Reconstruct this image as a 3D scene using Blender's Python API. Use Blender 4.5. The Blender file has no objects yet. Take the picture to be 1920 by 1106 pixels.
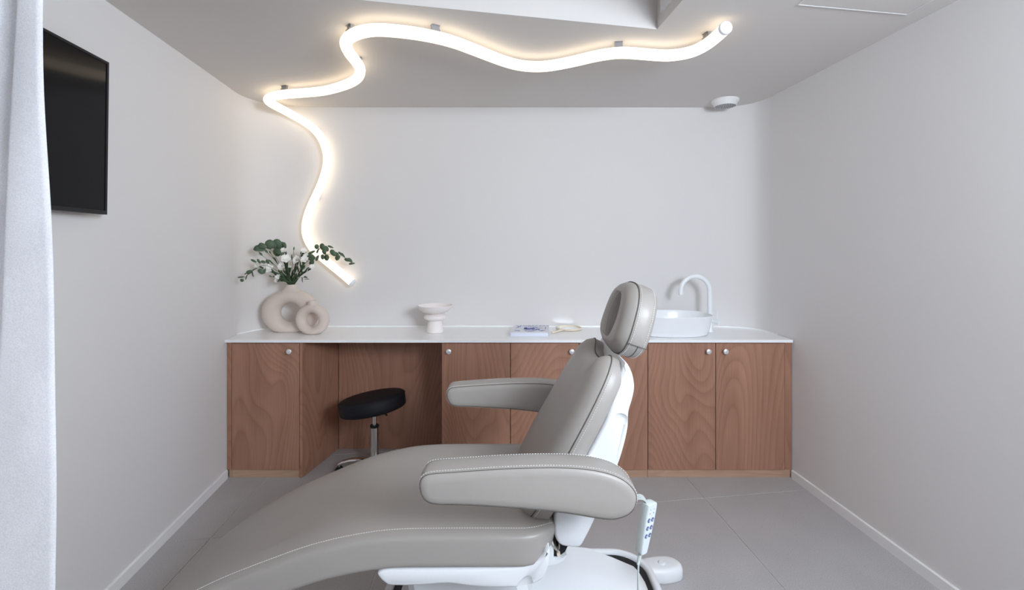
import bpy, bmesh, math, random
from mathutils import Vector, Matrix
random.seed(7)
sc = bpy.context.scene
C = sc.collection
PI = math.pi
F = 860.0; CX = 960.0; CY = 461.0; H = 1.505        # focal length and principal point in px of the 1920x1106 frame, eye height
# ------------------------------------------------------------------ camera
cd = bpy.data.cameras.new('camera'); cam = bpy.data.objects.new('camera', cd); C.objects.link(cam)
cam.location = (0, 0, H); cam.rotation_euler = (PI/2, 0, 0)
cd.sensor_fit = 'HORIZONTAL'; cd.sensor_width = 36.0; cd.lens = F/1920*36
cd.shift_y = -(553-CY)/1920; cd.clip_start = 0.05
sc.camera = cam
# ------------------------------------------------------------------ world, daylight, exposure
w = bpy.data.worlds.new('daylight'); sc.world = w; w.use_nodes = True
w.node_tree.nodes['Background'].inputs[0].default_value = (0.80, 0.90, 1.0, 1)
w.node_tree.nodes['Background'].inputs[1].default_value = 1.0
WIN = dict(c=(1.44, -0.36), half=0.48, ang=math.radians(35), z0=1.72, z1=2.48)   # window in the slanted corner wall behind the camera
ld = bpy.data.lights.new('window_daylight', 'AREA'); ld.shape = 'RECTANGLE'
ld.size = 2*WIN['half']-0.06; ld.size_y = WIN['z1']-WIN['z0']-0.06
ld.energy = 87.0; ld.color = (0.80, 0.89, 1.0)
lo = bpy.data.objects.new('window_daylight', ld); C.objects.link(lo)
lo.location = (WIN['c'][0]+0.04*math.sin(WIN['ang']), WIN['c'][1]-0.04*math.cos(WIN['ang']), (WIN['z0']+WIN['z1'])/2)
lo.rotation_euler = (PI/2, 0, WIN['ang'])
TUBE_L = 1.7
sc.view_settings.view_transform = 'Standard'; sc.view_settings.look = 'None'
sc.view_settings.exposure = 0.0; sc.view_settings.gamma = 1.0
sc.view_settings.use_curve_mapping = False
sc.cycles.use_denoising = True
sc.cycles.max_bounces = 14; sc.cycles.diffuse_bounces = 10; sc.cycles.sample_clamp_indirect = 40.0
sc.cycles.blur_glossy = 0.2

# ------------------------------------------------------------------ helpers
def sm(v): return v*v*(3-2*v)
def px(x, y, d): return Vector(((x-CX)/F*d, d, H-(y-CY)/F*d))
def catmull(pts, n=8, closed=False):
    P = [Vector(p) for p in pts]; out = []; N = len(P)
    rng = range(N) if closed else range(N-1)
    for i in rng:
        if closed: p0, p1, p2, p3 = P[i-1], P[i], P[(i+1) % N], P[(i+2) % N]
        else:
            p1, p2 = P[i], P[i+1]
            p0 = P[i-1] if i > 0 else p1*2-p2
            p3 = P[i+2] if i+2 < N else p2*2-p1
        for k in range(n):
            t = k/n
            out.append(0.5*((2*p1)+(p2-p0)*t+(2*p0-5*p1+4*p2-p3)*t*t+(3*p1-p0-3*p2+p3)*t**3))
    if not closed: out.append(P[-1].copy())
    return out
class MB:
    def __init__(s): s.v = []; s.f = []
    def add(s, v, f):
        b = len(s.v); s.v += [Vector(p) for p in v]; s.f += [tuple(i+b for i in q) for q in f]; return s
    def box(s, x0, x1, y0, y1, z0, z1):
        v = [(x, y, z) for z in (z0, z1) for y in (y0, y1) for x in (x0, x1)]
        return s.add(v, [(0, 2, 3, 1), (4, 5, 7, 6), (0, 1, 5, 4), (2, 6, 7, 3), (0, 4, 6, 2), (1, 3, 7, 5)])
    def rings(s, R, cap0=True, cap1=True, closed=False):
        n = len(R[0]); b = len(s.v)
        for r in R: s.v += [Vector(p) for p in r]
        m = len(R)
        for i in range(m if closed else m-1):
            j = (i+1) % m
            for k in range(n):
                k2 = (k+1) % n
                s.f.append((b+i*n+k, b+i*n+k2, b+j*n+k2, b+j*n+k))
        if not closed:
            if cap0: s.f.append(tuple(b+k for k in reversed(range(n))))
            if cap1: s.f.append(tuple(b+(m-1)*n+k for k in range(n)))
        return s
    def tube(s, pts, r, n=10, caps=True, closed=False):
        P = [Vector(p) for p in pts]; m = len(P); R = []
        rr = r if isinstance(r, (list, tuple)) else [r]*m
        T = []
        for i in range(m):
            if closed: t = P[(i+1) % m]-P[i-1]
            else: t = P[min(i+1, m-1)]-P[max(i-1, 0)]
            T.append(t.normalized() if t.length > 1e-9 else Vector((0, 0, 1)))
        up = Vector((0, 0, 1)) if abs(T[0].z) < 0.9 else Vector((1, 0, 0))
        a = T[0].cross(up).normalized()
        for i in range(m):
            a = (a-T[i]*a.dot(T[i])).normalized(); bb = T[i].cross(a)
            R.append([P[i]+(a*math.cos(2*PI*k/n)+bb*math.sin(2*PI*k/n))*rr[i] for k in range(n)])
        return s.rings(R, caps, caps, closed)
    def lathe(s, prof, c=(0, 0, 0), n=32, M=None):
        c = Vector(c); R = []
        for r, z in prof:
            ring = [Vector((max(r, 1e-4)*math.cos(2*PI*k/n), max(r, 1e-4)*math.sin(2*PI*k/n), z)) for k in range(n)]
            R.append([c+((M @ p) if M else p) for p in ring])
        return s.rings(R)
    def build(s, name, mat, parent=None, smooth=40, bevel=0, seg=2, org=None):
        o_ = Vector((0, 0, 0))
        if org is not None: o_ = Vector(org)
        elif parent is not None:
            q = parent
            while q.parent: q = q.parent
            o_ = Vector(q['_org']) if '_org' in q else Vector((0, 0, 0))
        me = bpy.data.meshes.new(name)
        me.from_pydata([tuple(p-o_) for p in s.v], [], s.f)
        bm = bmesh.new(); bm.from_mesh(me); bmesh.ops.triangulate(bm, faces=[f_ for f_ in bm.faces if len(f_.verts) > 4], ngon_method='EAR_CLIP'); bmesh.ops.recalc_face_normals(bm, faces=bm.faces); bm.to_mesh(me); bm.free()
        if smooth:
            me.shade_smooth(); me.set_sharp_from_angle(angle=math.radians(smooth))
        if mat: me.materials.append(mat)
        o = bpy.data.objects.new(name, me); C.objects.link(o)
        if parent is not None: o.parent = parent
        elif org is not None: o.location = o_
        if bevel:
            md = o.modifiers.new('bevel', 'BEVEL'); md.width = bevel; md.segments = seg; md.limit_method = 'ANGLE'; md.angle_limit = math.radians(35)
            md.harden_normals = False
        return o
def thing(name, loc, label, cat, group=None):
    o = bpy.data.objects.new(name, None); C.objects.link(o); o.location = loc; o.empty_display_size = 0.1
    o['_org'] = list(loc); o['label'] = label; o['category'] = cat
    if group: o['group'] = group
    return o
def tag(o, label=None, cat=None, group=None, kind=None):
    if label: o['label'] = label
    if cat: o['category'] = cat
    if group: o['group'] = group
    if kind: o['kind'] = kind
    return o
def struct(o): o['kind'] = 'structure'; return o
def scoop(o, c, rx, ry, rz, rot=0.0):
    """carve an ellipsoidal hollow into the mesh of o (c in world coordinates)"""
    q = o
    while q.parent: q = q.parent
    org = Vector(q['_org']); N = 12; mb = MB(); R = []
    for i in range(1, N):
        a = PI*i/N; ring = []
        for k in range(24):
            t = 2*PI*k/24; p = Vector((rx*math.sin(a)*math.cos(t), ry*math.sin(a)*math.sin(t), rz*math.cos(a)))
            ring.append(Vector(c)-org+Matrix.Rotation(rot, 3, 'Y') @ p)
        R.append(ring)
    mb.rings(R); cut = mb.build('cutter', o.data.materials[0], None, smooth=60)
    md = o.modifiers.new('scoop', 'BOOLEAN'); md.operation = 'DIFFERENCE'; md.solver = 'EXACT'; md.object = cut
    cut.location = org
    bpy.context.view_layer.update()
    me = bpy.data.meshes.new_from_object(o.evaluated_get(bpy.context.evaluated_depsgraph_get()))
    o.modifiers.clear(); o.data = me; me.set_sharp_from_angle(angle=math.radians(40)); bpy.data.objects.remove(cut)
def offset2(pts, d):
    n = len(pts); out = []
    area = sum(pts[i][0]*pts[(i+1) % n][1]-pts[(i+1) % n][0]*pts[i][1] for i in range(n))
    sg = 1 if area > 0 else -1
    for i in range(n):
        a, b = pts[i-1], pts[(i+1) % n]
        tx, ty = b[0]-a[0], b[1]-a[1]; L = math.hypot(tx, ty) or 1
        out.append((pts[i][0]-sg*ty/L*d, pts[i][1]+sg*tx/L*d))      # positive d = inward
    return out
def smooth2(pts, n=5):
    return [(p.x, p.y) for p in catmull([(a, b, 0) for a, b in pts], n, True)]
def pillow(mb, outline, fr, prof, dome=None, hole=None):
    """outline: closed 2D list, fr(a,b,n)->3D; prof: [(inset,n)], dome: [(scale,n)] toward the centroid at the last end"""
    R = [[fr(a, b, n) for a, b in offset2(outline, i)] for i, n in prof]
    if dome:
        last = offset2(outline, prof[-1][0])
        ca = sum(p[0] for p in last)/len(last); cb = sum(p[1] for p in last)/len(last)
        for s_, n in dome: R.append([fr(ca+(a-ca)*s_, cb+(b-cb)*s_, n) for a, b in last])
    mb.rings(R); return mb
def dashes(pts, nrm, L=0.0048, gap=0.0030, r=0.0010):
    """small thread stitches along a polyline"""
    P = [Vector(p) for p in pts]; mb = MB(); acc = 0; out = []
    seg = []
    for i in range(len(P)-1):
        l = (P[i+1]-P[i]).length
        seg.append(l)
    tot = sum(seg); s0 = 0.0
    def at(s_):
        for i, l in enumerate(seg):
            if s_ <= l or i == len(seg)-1: return P[i].lerp(P[i+1], min(1, s_/l if l else 0))
            s_ -= l
    while s0+L < tot:
        a, b = at(s0), at(s0+L); mb.tube([a, b], r, 5); s0 += L+gap
    return mb

def rrect(x0, x1, y0, y1, r, n=10):
    out = []
    for cx_, cy_, a0 in ((x1-r, y1-r, 0), (x0+r, y1-r, PI/2), (x0+r, y0+r, PI), (x1-r, y0+r, 1.5*PI)):
        for k in range(n+1): a = a0+PI/2*k/n; out.append((cx_+r*math.cos(a), cy_+r*math.sin(a)))
    return out

# ------------------------------------------------------------------ materials
MATS = {}
def mat(name, col, rough=0.5, metal=0.0, emit=None, estr=0.0, coat=0.0, bump=None, var=None, spec=0.5, trans=0.0):
    m = bpy.data.materials.new(name); m.use_nodes = True; nt = m.node_tree; b = nt.nodes['Principled BSDF']
    b.inputs['Base Color'].default_value = (*col, 1); b.inputs['Roughness'].default_value = rough; b.inputs['Metallic'].default_value = metal
    b.inputs['Specular IOR Level'].default_value = spec
    if coat: b.inputs['Coat Weight'].default_value = coat; b.inputs['Coat Roughness'].default_value = 0.1
    if trans: b.inputs['Transmission Weight'].default_value = trans
    if emit: b.inputs['Emission Color'].default_value = (*emit, 1); b.inputs['Emission Strength'].default_value = estr
    tc = nt.nodes.new('ShaderNodeTexCoord')
    if var:                                                    # (scale, amount): soft colour variation
        n = nt.nodes.new('ShaderNodeTexNoise'); n.inputs['Scale'].default_value = var[0]; n.inputs['Detail'].default_value = 4
        mx = nt.nodes.new('ShaderNodeMix'); mx.data_type = 'RGBA'
        mx.inputs[6].default_value = (*[c*(1-var[1]) for c in col], 1); mx.inputs[7].default_value = (*[min(1, c*(1+var[1])) for c in col], 1)
        nt.links.new(tc.outputs['Object'], n.inputs['Vector']); nt.links.new(n.outputs['Fac'], mx.inputs[0]); nt.links.new(mx.outputs[2], b.inputs['Base Color'])
    if bump:                                                   # (scale, strength, distance)
        n = nt.nodes.new('ShaderNodeTexNoise'); n.inputs['Scale'].default_value = bump[0]; n.inputs['Detail'].default_value = 3
        bp = nt.nodes.new('ShaderNodeBump'); bp.inputs['Strength'].default_value = bump[1]; bp.inputs['Distance'].default_value = bump[2]
        nt.links.new(tc.outputs['Object'], n.inputs['Vector']); nt.links.new(n.outputs['Fac'], bp.inputs['Height']); nt.links.new(bp.outputs['Normal'], b.inputs['Normal'])
    MATS[name] = m; return m
paint = mat('wall_paint', (0.70, 0.683, 0.675), 0.85, bump=(220, 0.06, 0.002), var=(1.2, 0.012), spec=0.25)
ceilp = mat('ceiling_paint', (0.66, 0.63, 0.605), 0.8, bump=(160, 0.06, 0.002), var=(1.0, 0.012), spec=0.25)
trimw = mat('white_trim', (0.80, 0.80, 0.80), 0.45)
solid = mat('solid_surface', (0.88, 0.885, 0.89), 0.22)
ceram = mat('glazed_ceramic', (0.84, 0.86, 0.88), 0.12, coat=0.3)
tapw = mat('white_lacquer', (0.82, 0.85, 0.87), 0.3)
plas = mat('white_plastic', (0.755, 0.775, 0.795), 0.38, bump=(400, 0.02, 0.001))
plas2 = mat('pale_green_plastic', (0.54, 0.595, 0.58), 0.4)
clipm = mat('clip_steel', (0.34, 0.34, 0.35), 0.4, metal=0.7)
knobm = mat('brushed_aluminium', (0.80, 0.81, 0.83), 0.35, metal=0.6)
chrome = mat('chrome', (0.78, 0.78, 0.78), 0.12, metal=1.0)
blackm = mat('black_plastic', (0.010, 0.010, 0.012), 0.45, spec=0.3)
screen = mat('screen_glass', (0.006, 0.006, 0.007), 0.10, spec=0.16)
black_l = mat('black_leather', (0.006, 0.006, 0.009), 0.6, spec=0.3, bump=(60, 0.25, 0.003))
pottery = mat('matte_pottery', (0.64, 0.55, 0.495), 0.85, bump=(300, 0.08, 0.001), var=(14, 0.04))
pottery2 = mat('white_pottery', (0.84, 0.79, 0.775), 0.75, bump=(300, 0.06, 0.001), var=(14, 0.03))
thread = mat('white_thread', (0.72, 0.71, 0.69), 0.8)
seamm = mat('dark_seam_thread', (0.10, 0.09, 0.08), 0.8)  # dark thread tone of the cushion seams
leaf = mat('eucalyptus_leaf', (0.10, 0.155, 0.092), 0.6, var=(40, 0.35))
leafd = mat('dark_stem_leaf', (0.045, 0.085, 0.038), 0.6, var=(40, 0.3))
stemm = mat('green_stem', (0.10, 0.14, 0.06), 0.6)
petal = mat('white_petal', (0.95, 0.94, 0.90), 0.6)
bookw = mat('book_cover', (0.75, 0.76, 0.81), 0.4)
paper = mat('book_pages', (0.66, 0.69, 0.79), 0.7)
ink = mat('blue_ink', (0.10, 0.13, 0.46), 0.6)
cane = mat('pale_wood', (0.74, 0.66, 0.52), 0.5, var=(30, 0.1))
mirr = mat('mirror_glass', (0.95, 0.96, 0.96), 0.0, metal=1.0)
grout = mat('grout', (0.62, 0.61, 0.61), 0.9)
btn = mat('button_blue', (0.10, 0.12, 0.24), 0.5)
panelb = mat('keypad_film', (0.66, 0.72, 0.84), 0.35)
redm = mat('red_indicator', (0.8, 0.05, 0.06), 0.4)
tubem = mat('led_tube_glow', (0.9, 0.88, 0.84), 0.4, emit=(1.0, 0.82, 0.58), estr=TUBE_L)
capm = mat('tube_end_cap', (0.85, 0.87, 0.9), 0.35)
vdark = mat('vent_dark', (0.22, 0.22, 0.225), 0.8)
vgrey = mat('vent_slat', (0.62, 0.62, 0.64), 0.6)

def leather():
    m = bpy.data.materials.new('grey_leather'); m.use_nodes = True; nt = m.node_tree; b = nt.nodes['Principled BSDF']
    b.inputs['Base Color'].default_value = (0.345, 0.320, 0.296, 1); b.inputs['Roughness'].default_value = 0.40
    tc = nt.nodes.new('ShaderNodeTexCoord'); v = nt.nodes.new('ShaderNodeTexVoronoi'); v.inputs['Scale'].default_value = 420
    n = nt.nodes.new('ShaderNodeTexNoise'); n.inputs['Scale'].default_value = 3.0
    bp = nt.nodes.new('ShaderNodeBump'); bp.inputs['Strength'].default_value = 0.12; bp.inputs['Distance'].default_value = 0.0008
    b2 = nt.nodes.new('ShaderNodeBump'); b2.inputs['Strength'].default_value = 0.12; b2.inputs['Distance'].default_value = 0.02
    L = nt.links.new
    L(tc.outputs['Object'], v.inputs['Vector']); L(tc.outputs['Object'], n.inputs['Vector'])
    L(v.outputs['Distance'], bp.inputs['Height']); L(n.outputs['Fac'], b2.inputs['Height']); L(b2.outputs['Normal'], bp.inputs['Normal']); L(bp.outputs['Normal'], b.inputs['Normal'])
    return m
leath = leather()
def wood(name, dark, light, freq=22.0, horiz=False, sx=1.9, sz=0.62):
    m = bpy.data.materials.new(name); m.use_nodes = True; nt = m.node_tree; b = nt.nodes['Principled BSDF']; L = nt.links.new
    b.inputs['Roughness'].default_value = 0.5
    N = nt.nodes.new
    tc = N('ShaderNodeTexCoord'); oi = N('ShaderNodeObjectInfo')
    mp = N('ShaderNodeMapping'); mp.inputs['Scale'].default_value = (sz, sz, sx) if horiz else (sx, sx, sz)
    L(tc.outputs['Object'], mp.inputs['Vector'])
    n1 = N('ShaderNodeTexNoise'); n1.noise_dimensions = '4D'; n1.inputs['Scale'].default_value = 1.0; n1.inputs['Detail'].default_value = 1.6; n1.inputs['Roughness'].default_value = 0.42; n1.inputs['Distortion'].default_value = 0.45
    wm = N('ShaderNodeMath'); wm.operation = 'MULTIPLY'; wm.inputs[1].default_value = 37.0
    L(oi.outputs['Random'], wm.inputs[0]); L(wm.outputs[0], n1.inputs['W']); L(mp.outputs['Vector'], n1.inputs['Vector'])
    f1 = N('ShaderNodeMath'); f1.operation = 'MULTIPLY'; f1.inputs[1].default_value = freq; L(n1.outputs['Fac'], f1.inputs[0])
    fr = N('ShaderNodeMath'); fr.operation = 'FRACT'; L(f1.outputs[0], fr.inputs[0])
    rp = N('ShaderNodeValToRGB'); e = rp.color_ramp.elements
    e[0].position = 0.0; e[0].color = (0.12, 0.12, 0.12, 1); e[1].position = 1.0; e[1].color = (0.12, 0.12, 0.12, 1)
    for p, c in ((0.12, 0.36), (0.40, 0.55), (0.70, 0.75), (0.90, 0.62)):
        q = e.new(p); q.color = (c, c, c, 1)
    L(fr.outputs[0], rp.inputs['Fac'])
    mp2 = N('ShaderNodeMapping'); mp2.inputs['Scale'].default_value = (5, 5, 170) if horiz else (170, 170, 5); L(tc.outputs['Object'], mp2.inputs['Vector'])
    n2 = N('ShaderNodeTexNoise'); n2.inputs['Scale'].default_value = 1.0; n2.inputs['Detail'].default_value = 3; L(mp2.outputs['Vector'], n2.inputs['Vector'])
    mp3 = N('ShaderNodeMapping'); mp3.inputs['Scale'].default_value = (2, 2, 9) if horiz else (9, 9, 1.2); L(tc.outputs['Object'], mp3.inputs['Vector'])
    n3 = N('ShaderNodeTexNoise'); n3.noise_dimensions = '4D'; n3.inputs['Scale'].default_value = 1.0; n3.inputs['Detail'].default_value = 2; L(mp3.outputs['Vector'], n3.inputs['Vector']); L(wm.outputs[0], n3.inputs['W'])
    a1 = N('ShaderNodeMath'); a1.operation = 'MULTIPLY'; a1.inputs[1].default_value = 0.52; L(rp.outputs['Color'], a1.inputs[0])
    a2 = N('ShaderNodeMath'); a2.operation = 'MULTIPLY_ADD'; a2.inputs[1].default_value = 0.55; L(n2.outputs['Fac'], a2.inputs[0]); L(a1.outputs[0], a2.inputs[2])
    a3 = N('ShaderNodeMath'); a3.operation = 'MULTIPLY_ADD'; a3.inputs[1].default_value = 0.75; L(n3.outputs['Fac'], a3.inputs[0]); L(a2.outputs[0], a3.inputs[2])
    a4 = N('ShaderNodeMath'); a4.operation = 'SUBTRACT'; a4.inputs[1].default_value = 0.40; a4.use_clamp = True; L(a3.outputs[0], a4.inputs[0])
    mx = N('ShaderNodeMix'); mx.data_type = 'RGBA'; mx.inputs[6].default_value = (*dark, 1); mx.inputs[7].default_value = (*light, 1)
    L(a4.outputs[0], mx.inputs[0]); L(mx.outputs[2], b.inputs['Base Color'])
    bp = N('ShaderNodeBump'); bp.inputs['Strength'].default_value = 0.05; bp.inputs['Distance'].default_value = 0.001; L(n2.outputs['Fac'], bp.inputs['Height']); L(bp.outputs['Normal'], b.inputs['Normal'])
    return m
veneer = wood('okoume_veneer', (0.225, 0.102, 0.060), (0.44, 0.235, 0.158), freq=46, sx=1.7, sz=0.52)
plinthw = wood('pale_plinth_wood', (0.36, 0.21, 0.135), (0.52, 0.35, 0.245), freq=14, horiz=True, sx=6, sz=1.2)
def tile_mat():
    m = bpy.data.materials.new('grey_stone_tile'); m.use_nodes = True; nt = m.node_tree; b = nt.nodes['Principled BSDF']; L = nt.links.new; N = nt.nodes.new
    b.inputs['Roughness'].default_value = 0.5
    tc = N('ShaderNodeTexCoord')
    n1 = N('ShaderNodeTexNoise'); n1.inputs['Scale'].default_value = 330; n1.inputs['Detail'].default_value = 2
    n2 = N('ShaderNodeTexNoise'); n2.inputs['Scale'].default_value = 4; n2.inputs['Detail'].default_value = 5
    r1 = N('ShaderNodeValToRGB'); r1.color_ramp.elements[0].position = 0.35; r1.color_ramp.elements[0].color = (0.335, 0.325, 0.323, 1)
    r1.color_ramp.elements[1].position = 0.72; r1.color_ramp.elements[1].color = (0.55, 0.54, 0.545, 1)
    mx = N('ShaderNodeMix'); mx.data_type = 'RGBA'; mx.blend_type = 'MULTIPLY'; mx.inputs[0].default_value = 1.0
    r2 = N('ShaderNodeValToRGB'); r2.color_ramp.elements[0].color = (0.88, 0.87, 0.86, 1); r2.color_ramp.elements[1].color = (1.08, 1.08, 1.08, 1)
    for n in (n1, n2): L(tc.outputs['Object'], n.inputs['Vector'])
    L(n1.outputs['Fac'], r1.inputs['Fac']); L(n2.outputs['Fac'], r2.inputs['Fac']); L(r1.outputs['Color'], mx.inputs[6]); L(r2.outputs['Color'], mx.inputs[7]); L(mx.outputs[2], b.inputs['Base Color'])
    return m
tile_m = tile_mat()
def cloth_mat():
    m = bpy.data.materials.new('felt_curtain'); m.use_nodes = True; nt = m.node_tree; b = nt.nodes['Principled BSDF']; L = nt.links.new; N = nt.nodes.new
    b.inputs['Roughness'].default_value = 0.95; b.inputs['Specular IOR Level'].default_value = 0.1
    tc = N('ShaderNodeTexCoord'); n1 = N('ShaderNodeTexNoise'); n1.inputs['Scale'].default_value = 260; n1.inputs['Detail'].default_value = 4
    n2 = N('ShaderNodeTexNoise'); n2.inputs['Scale'].default_value = 9; n2.inputs['Detail'].default_value = 6
    ad = N('ShaderNodeMath'); ad.operation = 'MULTIPLY_ADD'; ad.inputs[1].default_value = 0.6; ad.inputs[2].default_value = 0.2; n2.inputs['Scale'].default_value = 5
    r1 = N('ShaderNodeValToRGB'); r1.color_ramp.elements[0].position = 0.25; r1.color_ramp.elements[0].color = (0.66, 0.66, 0.685, 1); r1.color_ramp.elements[1].position = 0.75; r1.color_ramp.elements[1].color = (0.92, 0.92, 0.95, 1)
    for n in (n1, n2): L(tc.outputs['Object'], n.inputs['Vector'])
    ad2 = N('ShaderNodeMath'); ad2.operation = 'MULTIPLY_ADD'; ad2.inputs[1].default_value = 0.5
    L(n1.outputs['Fac'], ad.inputs[0]); L(n2.outputs['Fac'], ad2.inputs[0]); L(ad.outputs[0], ad2.inputs[2]); ad.inputs[2].default_value = -0.05; L(ad2.outputs[0], r1.inputs['Fac']); L(r1.outputs['Color'], b.inputs['Base Color'])
    bp = N('ShaderNodeBump'); bp.inputs['Strength'].default_value = 0.3; bp.inputs['Distance'].default_value = 0.002; L(n1.outputs['Fac'], bp.inputs['Height']); L(bp.outputs['Normal'], b.inputs['Normal'])
    return m
curtain_m = cloth_mat()

# ------------------------------------------------------------------ room shell
ZC = 2.545
def XL(y): return -1.476-0.1267*y
def XR(y): return 2.017-0.0663*y
YB = -0.81
backpath = [(XL(3.0), 3.0), (-1.873, 3.13), (-1.860, 3.22), (-1.825, 3.305), (-1.765, 3.37), (-1.67, 3.413), (-1.53, 3.435), (-1.3, 3.443), (-0.6, 3.445), (0, 3.445), (0.6, 3.445),
            (1.3, 3.447), (1.48, 3.443), (1.60, 3.428), (1.70, 3.39), (1.765, 3.33), (1.797, 3.24), (1.809, 3.13), (XR(3.0), 3.0)]
bp_s = [(p.x, p.y) for p in catmull([(a, b, 0) for a, b in backpath], 6)]
def wall_strip(name, pts, z0, z1, th=0.1):
    # pts ordered so that the room lies to the right-hand side; thickness goes outwards
    n = len(pts); out = []
    for i in range(n):
        a, b = pts[max(i-1, 0)], pts[min(i+1, n-1)]
        tx, ty = b[0]-a[0], b[1]-a[1]; L = math.hypot(tx, ty)
        out.append((pts[i][0]-ty/L*th, pts[i][1]+tx/L*th))
    R = [[(*pts[i], z0), (*pts[i], z1), (*out[i], z1), (*out[i], z0)] for i in range(n)]
    return struct(MB().rings(R).build(name, paint, smooth=50))
wall_strip('wall_left', [(XL(YB), YB), (XL(3.0), 3.0)], -0.05, ZC+0.02)
wall_strip('wall_back', bp_s, -0.05, ZC+0.02)
wall_strip('wall_right', [(XR(3.0), 3.0), (XR(-0.2), -0.2)], -0.05, ZC+0.02)
# wall behind the camera with its window opening
struct(MB().box(-1.55, 0.85, YB-0.12, YB, -0.05, ZC+0.02).build('wall_front', paint))
W = WIN; wc = Vector((*W['c'], 0)); wu = Vector((math.cos(W['ang']), math.sin(W['ang']), 0)); wn = Vector((-wu.y, wu.x, 0))
def wbox(s0, s1, n0, n1, z0, z1):
    v = [wc+wu*a_+wn*b_+Vector((0, 0, z)) for z in (z0, z1) for b_ in (n0, n1) for a_ in (s0, s1)]
    return v, [(0, 2, 3, 1), (4, 5, 7, 6), (0, 1, 5, 4), (2, 6, 7, 3), (0, 4, 6, 2), (1, 3, 7, 5)]
mb = MB(); hw_ = W['half']
mb.add(*wbox(-0.86, -hw_, -0.12, 0, -0.05, ZC+0.02)); mb.add(*wbox(hw_, 0.78, -0.12, 0, -0.05, ZC+0.02))
mb.add(*wbox(-hw_, hw_, -0.12, 0, -0.05, W['z0'])); mb.add(*wbox(-hw_, hw_, -0.12, 0, W['z1'], ZC+0.02))
struct(mb.build('wall_corner', paint))  # unseen corner wall, slanted to turn the daylight toward the left side
mb = MB()
for a in (-hw_, hw_-0.03): mb.add(*wbox(a, a+0.03, -0.03, 0.012, W['z0'], W['z1']))
for a in (W['z0'], W['z1']-0.03): mb.add(*wbox(-hw_+0.03, hw_-0.03, -0.03, 0.012, a, a+0.03))
struct(mb.build('window_1', trimw))
# ceiling with a recess
hole = [(0.697, 2.203), (-0.95, 1.880), (-0.80, 0.95), (0.80, 1.10)]
outer = [(2.35, 3.75), (-2.1, 3.75), (-2.1, YB-0.1), (2.35, YB-0.1)]
mb = MB(); v = [(*p, ZC) for p in outer]+[(*p, ZC) for p in hole]
mb.add(v, [(i, (i+1) % 4, 4+(i+1) % 4, 4+i) for i in range(4)])
ceil_o = struct(mb.build('ceiling', ceilp, smooth=0))
mb = MB(); RZ = 0.36
v = [(*p, ZC) for p in hole]+[(*p, ZC+RZ) for p in hole]
mb.add(v, [(i, (i+1) % 4, 4+(i+1) % 4, 4+i) for i in range(4)]+[(4, 5, 6, 7)])
mb.build('recess', ceilp, ceil_o, smooth=0)
# air grille in the right side of the recess
A = Vector((*hole[0], 0)); Bv = (Vector((*hole[3], 0))-A).normalized(); Nn = Vector((-Bv.y, Bv.x, 0))
if Nn.x > 0: Nn = -Nn
g = thing('air_grille', (A.x, A.y-0.1, ZC+0.06), 'air conditioning grille set in the side of the ceiling recess', 'air grille')
def gbox(s0, s1, z0, z1, n0, n1):
    v = [A+Bv*s+Nn*n+Vector((0, 0, z)) for z in (z0, z1) for n in (n0, n1) for s in (s0, s1)]
    return MB().add(v, [(0, 2, 3, 1), (4, 5, 7, 6), (0, 1, 5, 4), (2, 6, 7, 3), (0, 4, 6, 2), (1, 3, 7, 5)])
s0, s1, z0, z1 = 0.055, 0.95, ZC+0.05, ZC+0.31
fm = MB()
for q in ((s0, s1, z0, z0+0.045), (s0, s1, z1-0.03, z1), (s0, s0+0.045, z0+0.045, z1-0.03), (s1-0.045, s1, z0+0.045, z1-0.03)):
    t = gbox(*q, 0.0, 0.008); fm.add(t.v, t.f)
fm.build('frame', trimw, g)
gbox(s0+0.045, s1-0.045, z0+0.045, z1-0.03, 0.0005, 0.002).build('backing', vdark, g)
for k in range(5):
    zz = z0+0.065+k*0.036; gbox(s0+0.045, s1-0.045, zz, zz+0.006, 0.002, 0.012).build('slat', vgrey, g)
# floor: grout bed and tiles
fl = MB().box(-2.1, 2.35, YB-0.1, 3.75, -0.06, -0.004).build('floor', grout, smooth=0); struct(fl)
O0 = Vector((1.148, 2.738, 0)); U = Vector((0.9, 0.125, 0)); V = Vector((-0.058, 0.9, 0))
tm = None
for i in range(-5, 3):
    for j in range(-6, 3):
        c = O0+U*(i+0.5)+V*(j+0.5)
        if not (-2.4 < c.x < 2.7 and -1.5 < c.y < 3.9): continue
        if tm is None:
            g1 = 0.0022; e = 0.0015; q = []
            for zz, ins in ((-0.004, 0), (-e, 0), (0, e)):
                s_ = 0.5-(g1+ins)/0.9
                q.append([U*a*s_+V*b*s_+Vector((0, 0, zz)) for a, b in ((-1, -1), (1, -1), (1, 1), (-1, 1))])
            to = MB().rings(q).build('tile', tile_m, smooth=0); tm = to.data
        else: to = bpy.data.objects.new('tile', tm); C.objects.link(to)
        to.parent = fl; to.location = c
# baseboards
for nm, fx, sg in (('baseboard_left', XL, 1), ('baseboard_right', XR, -1)):
    R = []
    for y in (YB+0.01 if sg > 0 else 0.10, 2.97):
        x = fx(y)
        R.append([(x, y, 0), (x+sg*0.012, y, 0), (x+sg*0.012, y, 0.052), (x+sg*0.009, y, 0.055), (x, y, 0.055)])
    struct(MB().rings(R).build(nm, trimw, smooth=0))

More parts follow.
